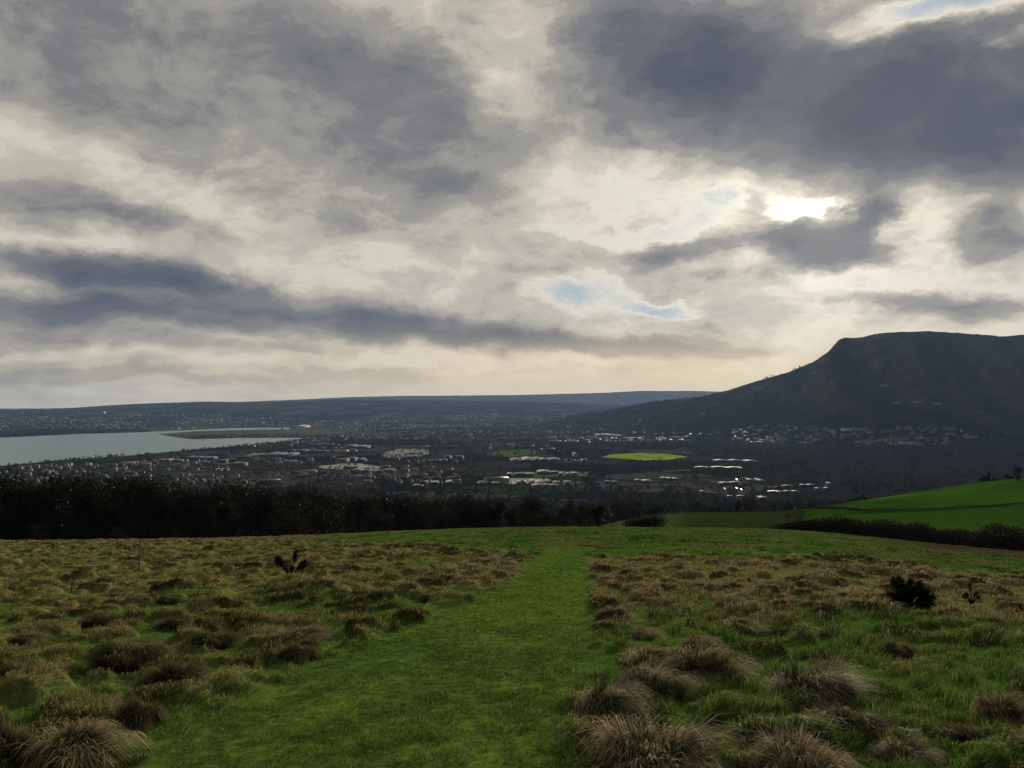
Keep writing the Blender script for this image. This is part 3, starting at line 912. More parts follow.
# gorse bush, small shrub and forked shrub out in the meadow
def gorse(px, py, wpx, hpx, label, name, cat, seed, n, arms=None):
    x, y, z = near_hit(px, py)
    w = wpx / F * y; h = hpx / F * y
    ng = np.random.default_rng(seed); rg = random.Random(seed)
    t = link(name, None, (), None, label=label, category=cat); t.location = (x, y, tz(x, y))
    acc = Acc(); P = []
    arms = arms or [(rg.uniform(-.5, .5), rg.uniform(-.4, .4), rg.uniform(.55, 1.0)) for _ in range(26)]
    for (ax, ay, az) in arms:
        e = Vector((ax * w, ay * w, az * h)); m_ = Vector((ax * w * .45, ay * w * .45, az * h * .55))
        V, Q = tube([Vector((0, 0, -.04)), m_, e], [.02, .012, .004], 5); acc.add(V, Q)
        for q in np.linspace(.35, 1.0, 7):
            c = m_ * (1 - q) + e * q
            P.append(np.array(c) + ng.normal(0, w * .035, (n, 3)) * (1.25 - q * .4))
    P = np.concatenate(P); nn = len(P); P[:, 2] = np.abs(P[:, 2])
    d1 = ng.normal(0, 1, (nn, 3)); d1[:, 2] += .5; d1 /= np.linalg.norm(d1, axis=1)[:, None]
    d2 = np.cross(d1, ng.normal(0, 1, (nn, 3))); d2 /= np.linalg.norm(d2, axis=1)[:, None]
    s = ng.uniform(.5, 1.2, (nn, 1)) * .028
    V = np.stack([P - d1 * s, P + d2 * s * .3, P + d1 * s, P - d2 * s * .3], 1).reshape(-1, 3)
    C = np.repeat(np.array((.020, .028, .012)) * ng.uniform(.4, 1.6, (nn, 1)), 4, 0)
    st = link('stems', acc.build('stems'), [M_bark], t)
    link('foliage', np_mesh('foliage', V, quads=np.arange(nn * 4).reshape(-1, 4), col=C), [M_leaf], t)
gorse(909, 611, 52, 33, 'round dark gorse bush alone in the brown grass on the right', 'gorse_bush', 'bush', 3, 40,
      [(math.cos(i * 2.4) * .5 * math.sqrt((i + .5) / 34), math.sin(i * 2.4) * .4 * math.sqrt((i + .5) / 34), (1.0 - .75 * ((i + .5) / 34) ** 1.5) * (.85 + .2 * math.sin(i * 5.1))) for i in range(34)])
gorse(972, 604, 20, 20, 'small thin dark shrub right of the round gorse bush', 'shrub', 'shrub', 9, 9,
      [(-.1, 0, 1.0), (.3, .1, .55), (-.4, 0, .4), (.1, -.2, .6), (.5, .2, .35), (-.2, .2, .5)])
gorse(291, 577, 36, 26, 'forked dark shrub with raised arms standing in the left meadow', 'forked_shrub', 'shrub', 15, 45,
      [(-.42, 0, .72), (-.44, .05, .62), (-.36, -.05, .8), (.14, 0, 1.0), (.1, .1, .85), (.4, 0, .62), (.44, -.1, .5), (.3, .1, .45), (-.2, .1, .35), (.05, -.1, .4)])
gorse(1022, 617, 14, 12, 'tiny dark shrub at the right edge of the meadow', 'shrub', 'shrub', 19, 7,
      [(-.1, 0, 1.0), (.3, .1, .6), (-.4, 0, .5), (.1, -.2, .7)])

# dead stalks
def stalk(px, py, hpx, label, seed):
    x, y, z = near_hit(px, py); h = hpx / F * y; rg = random.Random(seed)
    acc = Acc(); p = Vector((0, 0, 0)); pts = [p.copy()]
    for i in range(5):
        p = p + Vector((rg.uniform(-.04, .04), rg.uniform(-.03, .03), h / 5)); pts.append(p.copy())
    r0 = y / F * .7
    V, Q = tube(pts, [r0, r0 * .9, r0 * .8, r0 * .65, r0 * .5, r0 * .3], 5); acc.add(V, Q)
    for i in (2, 3, 4):
        e = pts[i] + Vector((rg.uniform(-.14, .14), rg.uniform(-.1, .1), h * .2))
        V, Q = tube([pts[i], e], [r0 * .45, r0 * .25], 4); acc.add(V, Q)
    o = link('dead_stalk', acc.build('dead_stalk'), [M_bark], label=label, category='stalk', group='dead stalks in the left meadow')
    o.location = (x, y, tz(x, y))
for i, (a, b_, c, d) in enumerate([(138, 572, 34, 'tallest thin dead stalk standing in the left meadow'), (72, 594, 22, 'thin dead stalk near the left of the meadow'),
                                   (196, 608, 22, 'thin dead stalk behind the middle of the left tussocks'), (206, 590, 14, 'short dead stalk beside a taller one in the left meadow'),
                                   (182, 600, 12, 'shortest dead stalk in the left meadow')]):
    stalk(a, b_, c, d, i)

# ------------------------------------------------------------------ woods of the valley (read as one mass)
def leafcloud(x, y, h, per, seed, sizefac=.32, tint=(.020, .021, .014), shape=.42):
    ng = np.random.default_rng(seed); n = len(x)
    z = terrain(x, y)
    P = ng.normal(0, 1, (n, per, 3)); P /= np.linalg.norm(P, axis=2)[..., None]
    P *= ng.uniform(.4, 1, (n, per, 1)) * np.array([1, 1, 1])
    P = P * np.stack([h * shape, h * shape, h * .48], -1)[:, None, :] + np.stack([x, y, z + h * .5], -1)[:, None, :]
    P = P.reshape(-1, 3); m_ = len(P)
    d1 = ng.normal(0, 1, (m_, 3)); d1 /= np.linalg.norm(d1, axis=1)[:, None]
    d2 = np.cross(d1, ng.normal(0, 1, (m_, 3))); d2 /= np.linalg.norm(d2, axis=1)[:, None]
    s = np.repeat(h, per)[:, None] * sizefac * ng.uniform(.5, 1.1, (m_, 1))
    V = np.stack([P - d1 * s, P + d2 * s * .7, P + d1 * s, P - d2 * s * .7], 1).reshape(-1, 3)
    t = np.repeat(np.array(tint) * ng.uniform(.5, 1.5, (n, 1)) * np.where(ng.uniform(0, 1, (n, 1)) < .2, np.array([[1.5, 1.3, 1.1]]), 1), per, 0)
    C = np.repeat(t * ng.uniform(.7, 1.3, (m_, 1)), 4, 0)
    return V, C

def build_woods():
    ng = np.random.default_rng(77)
    # slope below the meadow
    n = 5200
    y = ng.uniform(330, 1500, n) ** 1.0; u = ng.uniform(-.8, .9, n); x = u * y
    px = 512 + u * F
    e, I, J = vor(x, y, 210, 151)
    keep = (fbm(x / 90, y / 90, 3, 401) > .36) & ~((px > 630) & (y < 420)) & ~((px > 690) & (px < 850) & (y > 1100)) & ~((px < 210) & (y > 1250))
    x, y = x[keep], y[keep]
    V, C = leafcloud(x, y, ng.uniform(7, 13, len(x)), 20, 5, .2)
    link('woodland', np_mesh('woodland', V, quads=np.arange(len(V)).reshape(-1, 4), col=C), [M_leaf], kind='stuff', category='woodland',
         label='dark winter woodland on the slope below the meadow')
    # valley floor
    n = 52000
    y = np.sqrt(ng.uniform(1400 ** 2, 4600 ** 2, n)); u = ng.uniform(-.75, .8, n); x = u * y; px = 512 + u * F
    e, I, J = vor(x, y, 210, 151)
    inwood = (I < .42)
    hed = (e < 16)
    rnd = ng.uniform(0, 1, n)
    pr = np.where(inwood, .55, np.where(hed, .9, .06)) * np.where(px > 690, 1.3, 1)
    pr = np.where((px > 690) & (y < 3100), .6, pr)
    pr = np.where((px > 700) & (y > 3300), .5 * sstep(380, 120, terrain(x, y)), pr)
    keep = (rnd < pr) & ~((px > 700) & (px < 840) & (y > 1380) & (y < 1900) & (rnd < .75 * pr))
    sd = sdf_poly(x, y, PW)
    keep &= sd > 25
    for fx, fy, rx, ry in CLEAR:
        keep &= ~((np.abs(x - fx) < rx) & (np.abs(y - fy) < ry))
    keep &= terrain(x, y) > .6
    x, y = x[keep], y[keep]
    V, C = leafcloud(x, y, ng.uniform(5, 11, len(x)), 9, 6, .3, (.024, .024, .017))
    link('valley_woods', np_mesh('valley_woods', V, quads=np.arange(len(V)).reshape(-1, 4), col=C), [M_leaf], kind='stuff', category='woodland',
         label='dark hedgerows and woods over the valley floor')
    # far woods along shore and foothills
    n = 16000
    y = np.sqrt(ng.uniform(4600 ** 2, 9000 ** 2, n)); u = ng.uniform(-.75, .4, n); x = u * y; px = 512 + u * F
    e, I, J = vor(x, y, 420, 181)
    z = terrain(x, y)
    keep = (z > 1.5) & ((e < 40) | (I < .3)) & (sdf_poly(x, y, PW) > 30) & ~((px < 330) & (y < 6000) & (ng.uniform(0, 1, n) < .85))
    x, y = x[keep], y[keep]
    V, C = leafcloud(x, y, ng.uniform(8, 16, len(x)), 7, 8, .4, (.026, .026, .02), .8)
    link('far_woods', np_mesh('far_woods', V, quads=np.arange(len(V)).reshape(-1, 4), col=C), [M_leaf], kind='stuff', category='woodland',
         label='woods and hedges on the far shore and foothills')

# ------------------------------------------------------------------ buildings
def box(acc, x0, x1, y0, y1, z0, z1, top=True):
    V = [(x0, y0, z0), (x1, y0, z0), (x1, y1, z0), (x0, y1, z0), (x0, y0, z1), (x1, y0, z1), (x1, y1, z1), (x0, y1, z1)]
    Q = [(0, 1, 5, 4), (1, 2, 6, 5), (2, 3, 7, 6), (3, 0, 4, 7)] + ([(4, 5, 6, 7)] if top else [])
    acc.add(V, Q)
    return len(Q)

def house_mesh(kind, wall, roof):
    acc = Acc(); mi = []
    w, d, h = [(10, 7, 5.2), (8, 7, 5.0), (14, 7.5, 2.9), (24, 8, 5.2)][kind]
    rh = [2.6, 3.0, 2.4, 2.4][kind]
    mi += [0] * box(acc, -w / 2, w / 2, -d / 2, d / 2, -1.5, h, False)
    V = [(-w / 2, -d / 2, h), (-w / 2, d / 2, h), (-w / 2, 0, h + rh), (w / 2, -d / 2, h), (w / 2, d / 2, h), (w / 2, 0, h + rh)]
    acc.add(V, [(0, 1, 2, 2), (4, 3, 5, 5)]); mi += [0, 0]
    o_ = .4
    s = rh / (d / 2)
    V = [(-w / 2 - o_, -d / 2 - o_, h - o_ * s + .1), (w / 2 + o_, -d / 2 - o_, h - o_ * s + .1), (w / 2 + o_, 0, h + rh + .1), (-w / 2 - o_, 0, h + rh + .1),
         (w / 2 + o_, d / 2 + o_, h - o_ * s + .1), (-w / 2 - o_, d / 2 + o_, h - o_ * s + .1)]
    acc.add(V, [(0, 1, 2, 3), (3, 2, 4, 5)]); mi += [1, 1]
    for cx in ([w / 2 - 1] if kind < 3 else [-8, 0, 8]):
        mi += [0] * box(acc, cx - .45, cx + .45, -.35, .35, h + rh - 1, h + rh + 1.1)
    nwin = {0: 3, 1: 2, 2: 4, 3: 8}[kind]
    for f in (0, 1) if h > 4 else (0,):
        for i in range(nwin):
            cx = -w / 2 + (i + .5) * w / nwin
            z0 = 1.0 + f * 2.5
            mi += [2] * box(acc, cx - .6, cx + .6, -d / 2 - .03, -d / 2 + .02, z0, z0 + 1.2)
            mi += [2] * box(acc, cx - .6, cx + .6, d / 2 - .02, d / 2 + .03, z0, z0 + 1.2)
    mi += [3] * box(acc, -.5, .5, -d / 2 - .05, -d / 2 + .02, -.1, 2.1)
    Q = [q for q in acc.Q if q[2] != q[3]]; T = [q[:3] for q in acc.Q if q[2] == q[3]]
    mq = [mi[i] for i, q in enumerate(acc.Q) if q[2] != q[3]]; mt = [mi[i] for i, q in enumerate(acc.Q) if q[2] == q[3]]
    me = np_mesh('house', acc.V, quads=Q, tris=T, matidx=mq + mt)
    for m_ in (wall, roof, M_glass, M_door): me.materials.append(m_)
    return me
HK = [('white', 'two storey', house_mesh(0, M_white, M_slate)), ('white', 'small gabled', house_mesh(1, M_white, M_tile)), ('cream', 'long low', house_mesh(2, M_cream, M_slate)),
      ('brick', 'terraced', house_mesh(3, M_brick, M_slate)), ('white', 'terraced', house_mesh(3, M_white, M_tile)), ('cream', 'two storey', house_mesh(0, M_cream, M_tile)),
      ('brick', 'small gabled', house_mesh(1, M_brick, M_slate))]
CLEAR = [(435, 2560, 190, 260)]
CL = [  # px, py, rx, ry, count, where
    (112, 474, 42, 8, 36, 'in the estate right behind the dark belt on the left'),
    (30, 474, 34, 7, 16, 'in the left edge cluster between the belt and the shore'),
    (176, 466, 60, 5, 34, 'in the rows below the shore left of the sheds'),
    (205, 479, 36, 4, 14, 'on the street just above the dark belt at the left'),
    (300, 477, 70, 5, 34, 'in the bright row in front of the lens shaped yard'),
    (405, 476, 60, 9, 48, 'in the estate in the middle left of the valley'),
    (560, 426, 60, 5, 30, 'in the distant village left of the hill foot'),
    (545, 437, 50, 4, 12, 'scattered in front of the distant village'),
    (800, 432, 90, 6, 36, 'in the suburb along the foot of the dark hill'),
    (990, 437, 34, 4, 8, 'at the right edge below the dark hill'),
    (735, 489, 36, 10, 26, 'in the small settlement right of the valley middle'),
]
UPHILL = [(834, 384), (816, 374), (884, 387), (897, 404), (918, 403), (937, 405), (703, 394.5 + 20)]
rnh = random.Random(5)
for (px, py, rx, ry, n, wh) in CL:
    ang0 = rnh.uniform(-.5, .5)
    for i in range(n):
        a = rnh.uniform(0, 6.28); q = math.sqrt(rnh.random())
        x, y, z = hit(px + rx * q * math.cos(a), py + ry * q * math.sin(a), 1000)
        if py < 445: z = tz(x, y)
        kd = rnh.choice([0, 1, 1, 2, 3, 5, 5, 6, 6, 2])
        c, s_, me = HK[kd]
        o = link('house', me, (), None, label=f'{s_} {c} house {wh}', category='house', group=f'{c} {s_} houses {wh}')
        o.location = (x, y, z + .1)
        o.rotation_euler = (0, 0, ang0 + rnh.choice([0, PI / 2, 0]) + rnh.uniform(-.12, .12))
        o.scale = (.9, .9, .9)
        CLEAR.append((x, y - 5, 6, 7))
WHL = ['lone white house highest on the left of the hill slope', 'lone house just below the cliff on the hill', 'lone white house in the middle of the hill slope',
       'pale house left end of the row above the suburb', 'pale house middle of the row above the suburb', 'pale house right end of the row above the suburb', 'lone pale house low on the hill shoulder']
for (px, py), lab in zip(UPHILL, WHL):
    x, y, z = hit(px, py, 3000)
    o = link('farmhouse', HK[4][2], (), None, label=lab, category='house'); o.location = (x, y, z + 1.0); o.scale = (1.5, 1.2, 1.2); o.rotation_euler = (0, 0, rnh.uniform(-.3, .3))

def warehouse(px, py, wpx, dpx, label, ridge=2, h=8, rot=0.0, roofm=None, wallm=None, name='warehouse'):
    """long shed: walls, a low many-ridged roof, doors"""
    c = flat(px, py, 8 + h); a = flat(px, py - dpx / 2, 8 + h); b_ = flat(px, py + dpx / 2, 8 + h)
    x, y = c; w = wpx / F * y; d = max(14, a[1] - b_[1])
    t = link(name, None, (), None, label=label, category='shed'); z = tz(x, y)
    t.location = (x, y, z); t.rotation_euler = (0, 0, rot)
    rg = random.Random(int(px * 7 + py * 13))
    ns = 1 if wpx < 9 else rg.choice([2, 3]) if wpx < 24 else rg.choice([3, 4, 5])
    cuts = sorted([0, 1] + [(k + rg.uniform(-.3, .3)) / ns for k in range(1, ns)])
    fronts = []
    for k in range(ns):
        x0 = -w / 2 + cuts[k] * w; x1 = -w / 2 + cuts[k + 1] * w - (rg.choice([0.4, 3, 8]) if k < ns - 1 else 0)
        ya = -d / 2 + rg.uniform(0, .45) * d * (ns > 1); yb = d / 2 - rg.uniform(0, .3) * d * (ns > 1); hk = h * (1 if ns == 1 else rg.uniform(.7, 1.25))
        if rg.random() < .5 and ns > 1: yb, ya = d / 2, ya
        wa = Acc(); box(wa, x0, x1, ya, yb, -4, hk, False); fronts.append((x0, x1, ya)); link('wall', wa.build('wall'), [wallm or M_clad], t)
        acc = Acc(); bw = x1 - x0; rh = min(1.6, bw * .05)
        V = [(x0 - .2, ya - .3, hk + .02), (x0 + bw / 2, ya - .3, hk + rh), (x1 + .2, ya - .3, hk + .02), (x0 - .2, yb + .3, hk + .02), (x0 + bw / 2, yb + .3, hk + rh), (x1 + .2, yb + .3, hk + .02)]
        acc.add(V, [(0, 1, 4, 3), (1, 2, 5, 4)])
        dark = ns > 2 and rg.random() < .3
        link('roof', np_mesh('roof', acc.V, quads=acc.Q, tris=[(0, 2, 1), (3, 4, 5)]), [M_slate if dark else (roofm or M_metal)], t)
    for x0, x1, ya in fronts:
        acc = Acc(); cx = (x0 + x1) / 2; dw = min(2.5, (x1 - x0) * .25)
        box(acc, cx - dw, cx + dw, ya - .12, ya + .05, -.2, 3.8); link('door', acc.build('door'), [M_door], t)
    CLEAR.append((x, y - d * .2 - 30, w / 2 + 15, d / 2 + 70))

for w_ in [
    (535, 458, 50, 3.2, 'very long pale flat shed in front of the green field', 1, 7),
    (575, 452, 3, 1.2, 'small white shed by the end of the long pale one', 1, 12),
    (520, 474, 26, 2.2, 'pale shed behind the wet yard, left of the tall one', 3, 6),
    (548, 472, 22, 2.4, 'pale shed among trees behind the wet yard', 3, 6),
    (568, 474, 18, 2.0, 'pale shed right of the middle of the bright cluster', 2, 6),
    (489, 484, 20, 2.2, 'pale pink roofed shed at the left end of the bright cluster', 2, 6),
    (527, 483.5, 30, 3.4, 'broad white shed in the middle of the bright cluster', 2, 6),
    (545, 487.5, 26, 1.6, 'narrow white shed in front of the broad one', 1, 5),
    (562, 484, 18, 1.4, 'narrow white shed right of the broad one', 1, 5),
    (575, 484.5, 10, 1.2, 'short white shed at the right end of the bright cluster', 1, 5),
    (372, 470, 40, 2.4, 'grey roofed shed on the right of the lens shaped yard', 3, 6),
    (352, 466.5, 14, 1.8, 'teal grey shed on the lens shaped yard', 1, 7),
    (420, 487, 14, 1.6, 'small bright shed in front of the middle estate', 1, 6),
    (440, 483, 30, 2.6, 'pale roofed shed right of the middle estate', 3, 5),
    (360, 458.5, 12, 1.4, 'small pale shed behind the lens shaped yard', 1, 6),
    (234, 462.5, 20, 2.2, 'blue grey roofed shed near the shore on the left', 1, 7),
    (222, 468, 12, 1.4, 'little pale shed in front of the blue grey one', 1, 6),
    (270, 452.5, 44, 3.4, 'wide grey roofed works near the shore', 5, 7),
    (307, 449, 40, 1.6, 'long pale roof right of the grey works', 3, 6),
    (200, 455.5, 28, 1.4, 'long pale roof close to the near shore', 2, 6),
    (170, 458, 24, 1.4, 'low pale roof on the near shore left of the works', 2, 6),
    (357, 444.8, 22, 1.2, 'thin pale roof in the middle distance', 2, 8),
    (611, 482, 12, 1.0, 'narrow bright roof left of the lower right pair', 1, 5),
    (643, 481, 15, 1.5, 'bright narrow roof right of the bright cluster', 1, 5),
    (670, 479.5, 18, 1.4, 'second bright narrow roof further right, beside the olive field', 1, 5),
    (610, 434.5, 24, 2.4, 'large pale works at the foot of the hill shoulder', 3, 9),
    (735, 459.5, 42, 1.0, 'long bright narrow roof below the hill foot', 3, 5),
    (718, 467, 46, .8, 'long thin grey roof in front of the bright narrow one', 2, 4),
    (753, 480.5, 12, 1.8, 'brightest roof of the right settlement', 1, 5),
    (760, 482, 6, 1.2, 'short bright roof touching the brightest one', 1, 4),
    (730, 485, 22, 1.0, 'thin pale roof left in the right settlement', 2, 5),
    (705, 496.5, 10, 1.4, 'pale roof at the left front of the right settlement', 1, 5),
    (735, 502.5, 16, 1.0, 'pale roof at the front of the right settlement', 1, 5),
    (762, 504, 7, 1.6, 'pinkish shed in front of the right settlement', 1, 5),
    (783, 495.4, 30, 1.0, 'long bright strip roof right of the settlement', 2, 4),
    (784, 488.8, 16, .9, 'narrow pale roof behind the strip roof', 1, 4),
    (807, 488, 14, .9, 'narrow pale roof at the upper right end', 1, 4),
    (822, 491.8, 12, 1.1, 'bright narrow roof at the far right end', 1, 4),
    (829, 486, 2.4, 1.2, 'small pale silo block right of the narrow roofs', 1, 8),
    (300, 425, 10, 1.6, 'white block building on the far flats', 1, 16),
]:
    warehouse(*w_[:5], ridge=w_[5], h=w_[6], rot=random.uniform(-.06, .06), roofm=M_metal2 if 'grey' in w_[4] else M_metal,
              wallm=M_white if 'white' in w_[4] else M_clad)

def build_town():
    """the far town: thousands of small blocks that read as one mass"""
    ng = np.random.default_rng(9)
    n = 9000
    y = np.sqrt(ng.uniform(1500 ** 2, 9000 ** 2, n)); u = ng.uniform(-.7, .62, n); x = u * y; px = 512 + u * F
    m2 = 420; y[:m2] = ng.uniform(3150, 3900, m2); u[:m2] = ng.normal(.42, .13, m2); x = u * y; px = 512 + u * F
    cl = fbm(x / 330, y / 330, 3, 501)
    z = terrain(x, y)
    sd = sdf_poly(x, y, PW)
    far = y > 5600
    keep = (z > .8) & (z < 95) & (sd > 40) & np.where(far, cl > .44, (cl > .51))
    keep &= ~((px > 660) & (y < 3000)) & ~((px < 340) & (y > 4200) & (y < 5700)) & ~((px > 640) & (z > 40)) & ~((y > 6500) & (px > 640))
    keep &= ~((y < 3600) & (px > 590))
    foot = (px > 730) & (px < 970) & (y > 3150) & (y < 3900) & (z > 8) & (z < 75)
    keep = np.where(foot, ng.uniform(0, 1, n) < .9, keep)
    keep |= (px > 690) & (px < 800) & (y > 1450) & (y < 1750) & (ng.uniform(0, 1, n) < .5)
    for (p, yy, r) in ((640, 2610, 300), (533, 2500, 130), (510, 2750, 150), (345, 2150, 120), (408, 2700, 120), (515, 1750, 130)):
        keep &= ~(np.hypot(x - (p - 512) / F * yy, y - yy) < r)
    x, y, z = x[keep], y[keep], z[keep]; n = len(x)
    big = ng.uniform(0, 1, n) < .10
    w = np.where(big, ng.uniform(22, 60, n), ng.uniform(9, 20, n)) * np.where(y > 5000, 1.4, 1); d = np.where(big, ng.uniform(18, 40, n), ng.uniform(8, 12, n)); h = np.where(big, ng.uniform(6, 12, n), ng.uniform(5, 8, n))
    big = big & ~(y < 1900); w = np.where((x / y * F + 512 > 680) & (y < 1800), 14, w)
    tall = (ng.uniform(0, 1, n) < .02) & (y > 5600); h = np.where(tall, ng.uniform(18, 40, n), h); w = np.where(tall, 20, w)
    a = ng.uniform(-.5, .5, n); ca, sa = np.cos(a), np.sin(a)
    def pt(lx, ly, lz): return np.stack([x + lx * ca - ly * sa, y + lx * sa + ly * ca, z + lz], -1)
    W, Dd = w / 2, d / 2; rh = np.where(tall | big, .4, 2.6)
    V = np.stack([pt(-W, -Dd, -2), pt(W, -Dd, -2), pt(W, Dd, -2), pt(-W, Dd, -2), pt(-W, -Dd, h), pt(W, -Dd, h), pt(W, Dd, h), pt(-W, Dd, h), pt(-W, 0 * W, h + rh), pt(W, 0 * W, h + rh)], 1).reshape(-1, 3)
    k = np.arange(n)[:, None] * 10
    Q = np.concatenate([k + np.array([[0, 1, 5, 4]]), k + np.array([[1, 2, 6, 5]]), k + np.array([[2, 3, 7, 6]]), k + np.array([[3, 0, 4, 7]]), k + np.array([[4, 5, 9, 8]]), k + np.array([[7, 8, 9, 6]])])
    T = np.concatenate([k + np.array([[4, 8, 7]]), k + np.array([[5, 6, 9]])])
    r = ng.uniform(0, 1, n); wm = np.where(r < .2, 0, np.where(r < .6, 1, 2)); rm = np.where(big, 3, 4)
    mi = np.concatenate([wm, wm, wm, wm, rm, rm, wm, wm])
    me = np_mesh('town', V, quads=Q, tris=T, matidx=mi)
    for m_ in (M_white, M_cream, M_brick, M_metal2, M_slate): me.materials.append(m_)
    link('distant_town', me, (), None, kind='stuff', category='town', label='houses and works of the distant town spread over the valley')
build_town()
build_woods()

# ------------------------------------------------------------------ haze
hz, nt, out = new_mat('haze_air')
pv = N(nt, 'ShaderNodeVolumePrincipled')
pv.inputs['Color'].default_value = (.38, .59, 1, 1); pv.inputs['Density'].default_value = 2.55e-5; pv.inputs['Anisotropy'].default_value = .25
nt.links.new(pv.outputs[0], out.inputs['Volume'])
acc = Acc()
x0, x1, y0, y1, z0, z1 = -30000., 30000., -600., 22500., -420., 760.
V = [(x0, y0, z0), (x1, y0, z0), (x1, y1, z0), (x0, y1, z0), (x0, y0, z1), (x1, y0, z1), (x1, y1, z1), (x0, y1, z1)]
acc.add(V, [(0, 3, 2, 1), (0, 1, 5, 4), (1, 2, 6, 5), (2, 3, 7, 6), (3, 0, 4, 7), (4, 5, 6, 7)])
HZ = np_mesh('haze', acc.V, quads=acc.Q)
link('haze', HZ, [hz], None, kind='stuff', label='thin blue haze in the air over the valley')

# ------------------------------------------------------------------ sky
SUN = ray(803, 212)
sun_az = math.atan2(SUN.x, SUN.y); sun_el = math.asin(SUN.z)
w = bpy.data.worlds.new('World'); S.world = w; w.use_nodes = True
nt = w.node_tree
for n in list(nt.nodes): nt.nodes.remove(n)
out = N(nt, 'ShaderNodeOutputWorld'); bg = N(nt, 'ShaderNodeBackground'); bg.inputs[1].default_value = .1
nt.links.new(bg.outputs[0], out.inputs[0])
LK = nt.links.new
tc = N(nt, 'ShaderNodeTexCoord'); G = tc.outputs['Generated']
sp = N(nt, 'ShaderNodeSeparateXYZ'); LK(G, sp.inputs[0])
AZ = mathn(nt, 'ARCTAN2', sp.outputs[0], sp.outputs[1]); EL = mathn(nt, 'ARCSINE', sp.outputs[2])
sky = N(nt, 'ShaderNodeTexSky', sky_type='NISHITA'); sky.sun_disc = False
sky.sun_elevation = sun_el; sky.sun_rotation = sun_az; sky.air_density = 1.2; sky.dust_density = 1.0

def noise(vec, scale, detail, rough=.55, dist=0., dims='3D'):
    n = N(nt, 'ShaderNodeTexNoise'); n.inputs['Scale'].default_value = scale; n.inputs['Detail'].default_value = detail
    n.inputs['Roughness'].default_value = rough; n.inputs['Distortion'].default_value = dist
    LK(vec, n.inputs['Vector']); return n
def vscale(vec, s, off=(0, 0, 0)):
    n = N(nt, 'ShaderNodeVectorMath', operation='MULTIPLY_ADD'); LK(vec, n.inputs[0]); n.inputs[1].default_value = s; n.inputs[2].default_value = off; return n.outputs[0]
def comb(a, b, c=0.):
    n = N(nt, 'ShaderNodeCombineXYZ')
    for i, v in enumerate((a, b, c)):
        if isinstance(v, (int, float)): n.inputs[i].default_value = v
        else: LK(v, n.inputs[i])
    return n.outputs[0]
def mrange(v, a, b, c, d, smooth=True):
    n = N(nt, 'ShaderNodeMapRange'); n.interpolation_type = 'SMOOTHSTEP' if smooth else 'LINEAR'
    LK(v, n.inputs[0])
    for i, q in enumerate((a, b, c, d)): n.inputs[i + 1].default_value = q
    return n.outputs[0]
A2 = comb(AZ, EL, 0.)                                   # bearing and height of each direction
# cloud-deck coordinates: layers flatten towards the horizon
den = mathn(nt, 'ADD', mathn(nt, 'MAXIMUM', sp.outputs[2], 0.), .10)
CPv = comb(mathn(nt, 'DIVIDE', sp.outputs[0], den), mathn(nt, 'DIVIDE', sp.outputs[1], den), 0.)
nw = noise(A2, 4.5, 3, .55)                             # large wandering of all edges
sub = N(nt, 'ShaderNodeVectorMath', operation='SUBTRACT'); LK(nw.outputs['Color'], sub.inputs[0]); sub.inputs[1].default_value = (.5, .5, .5)
nw2 = noise(vscale(A2, (1, 1.7, 1)), 15., 5, .6)
sub2 = N(nt, 'ShaderNodeVectorMath', operation='SUBTRACT'); LK(nw2.outputs['Color'], sub2.inputs[0]); sub2.inputs[1].default_value = (.5, .5, .5)
w1 = N(nt, 'ShaderNodeVectorMath', operation='MULTIPLY_ADD'); LK(sub.outputs[0], w1.inputs[0]); w1.inputs[1].default_value = (.16, .06, 0); LK(A2, w1.inputs[2])
w2 = N(nt, 'ShaderNodeVectorMath', operation='MULTIPLY_ADD'); LK(sub2.outputs[0], w2.inputs[0]); w2.inputs[1].default_value = (.11, .045, 0); LK(w1.outputs[0], w2.inputs[2])
WV = w2.outputs[0]
EDGE = (0.0, 0.0)

def azel(px, py):
    r = ray(px, py); return math.atan2(r.x, r.y), math.asin(r.z)
def blob(px, py, rx, ry, ang, amp, soft=.75):
    a0, e0 = azel(px, py)
    ax = azel(px + 10, py)[0] - azel(px - 10, py)[0]; ey = azel(px, py - 10)[1] - azel(px, py + 10)[1]
    n = N(nt, 'ShaderNodeMapping', vector_type='TEXTURE'); LK(WV, n.inputs[0])
    n.inputs['Location'].default_value = (a0, e0, 0); n.inputs['Rotation'].default_value = (0, 0, -math.radians(ang))
    n.inputs['Scale'].default_value = (rx * ax / 20 * 1.35, ry * ey / 20 * 1.35, 1)
    g = N(nt, 'ShaderNodeTexGradient', gradient_type='SPHERICAL'); LK(n.outputs[0], g.inputs[0])
    return mrange(g.outputs[1], 0, soft, 0, amp)

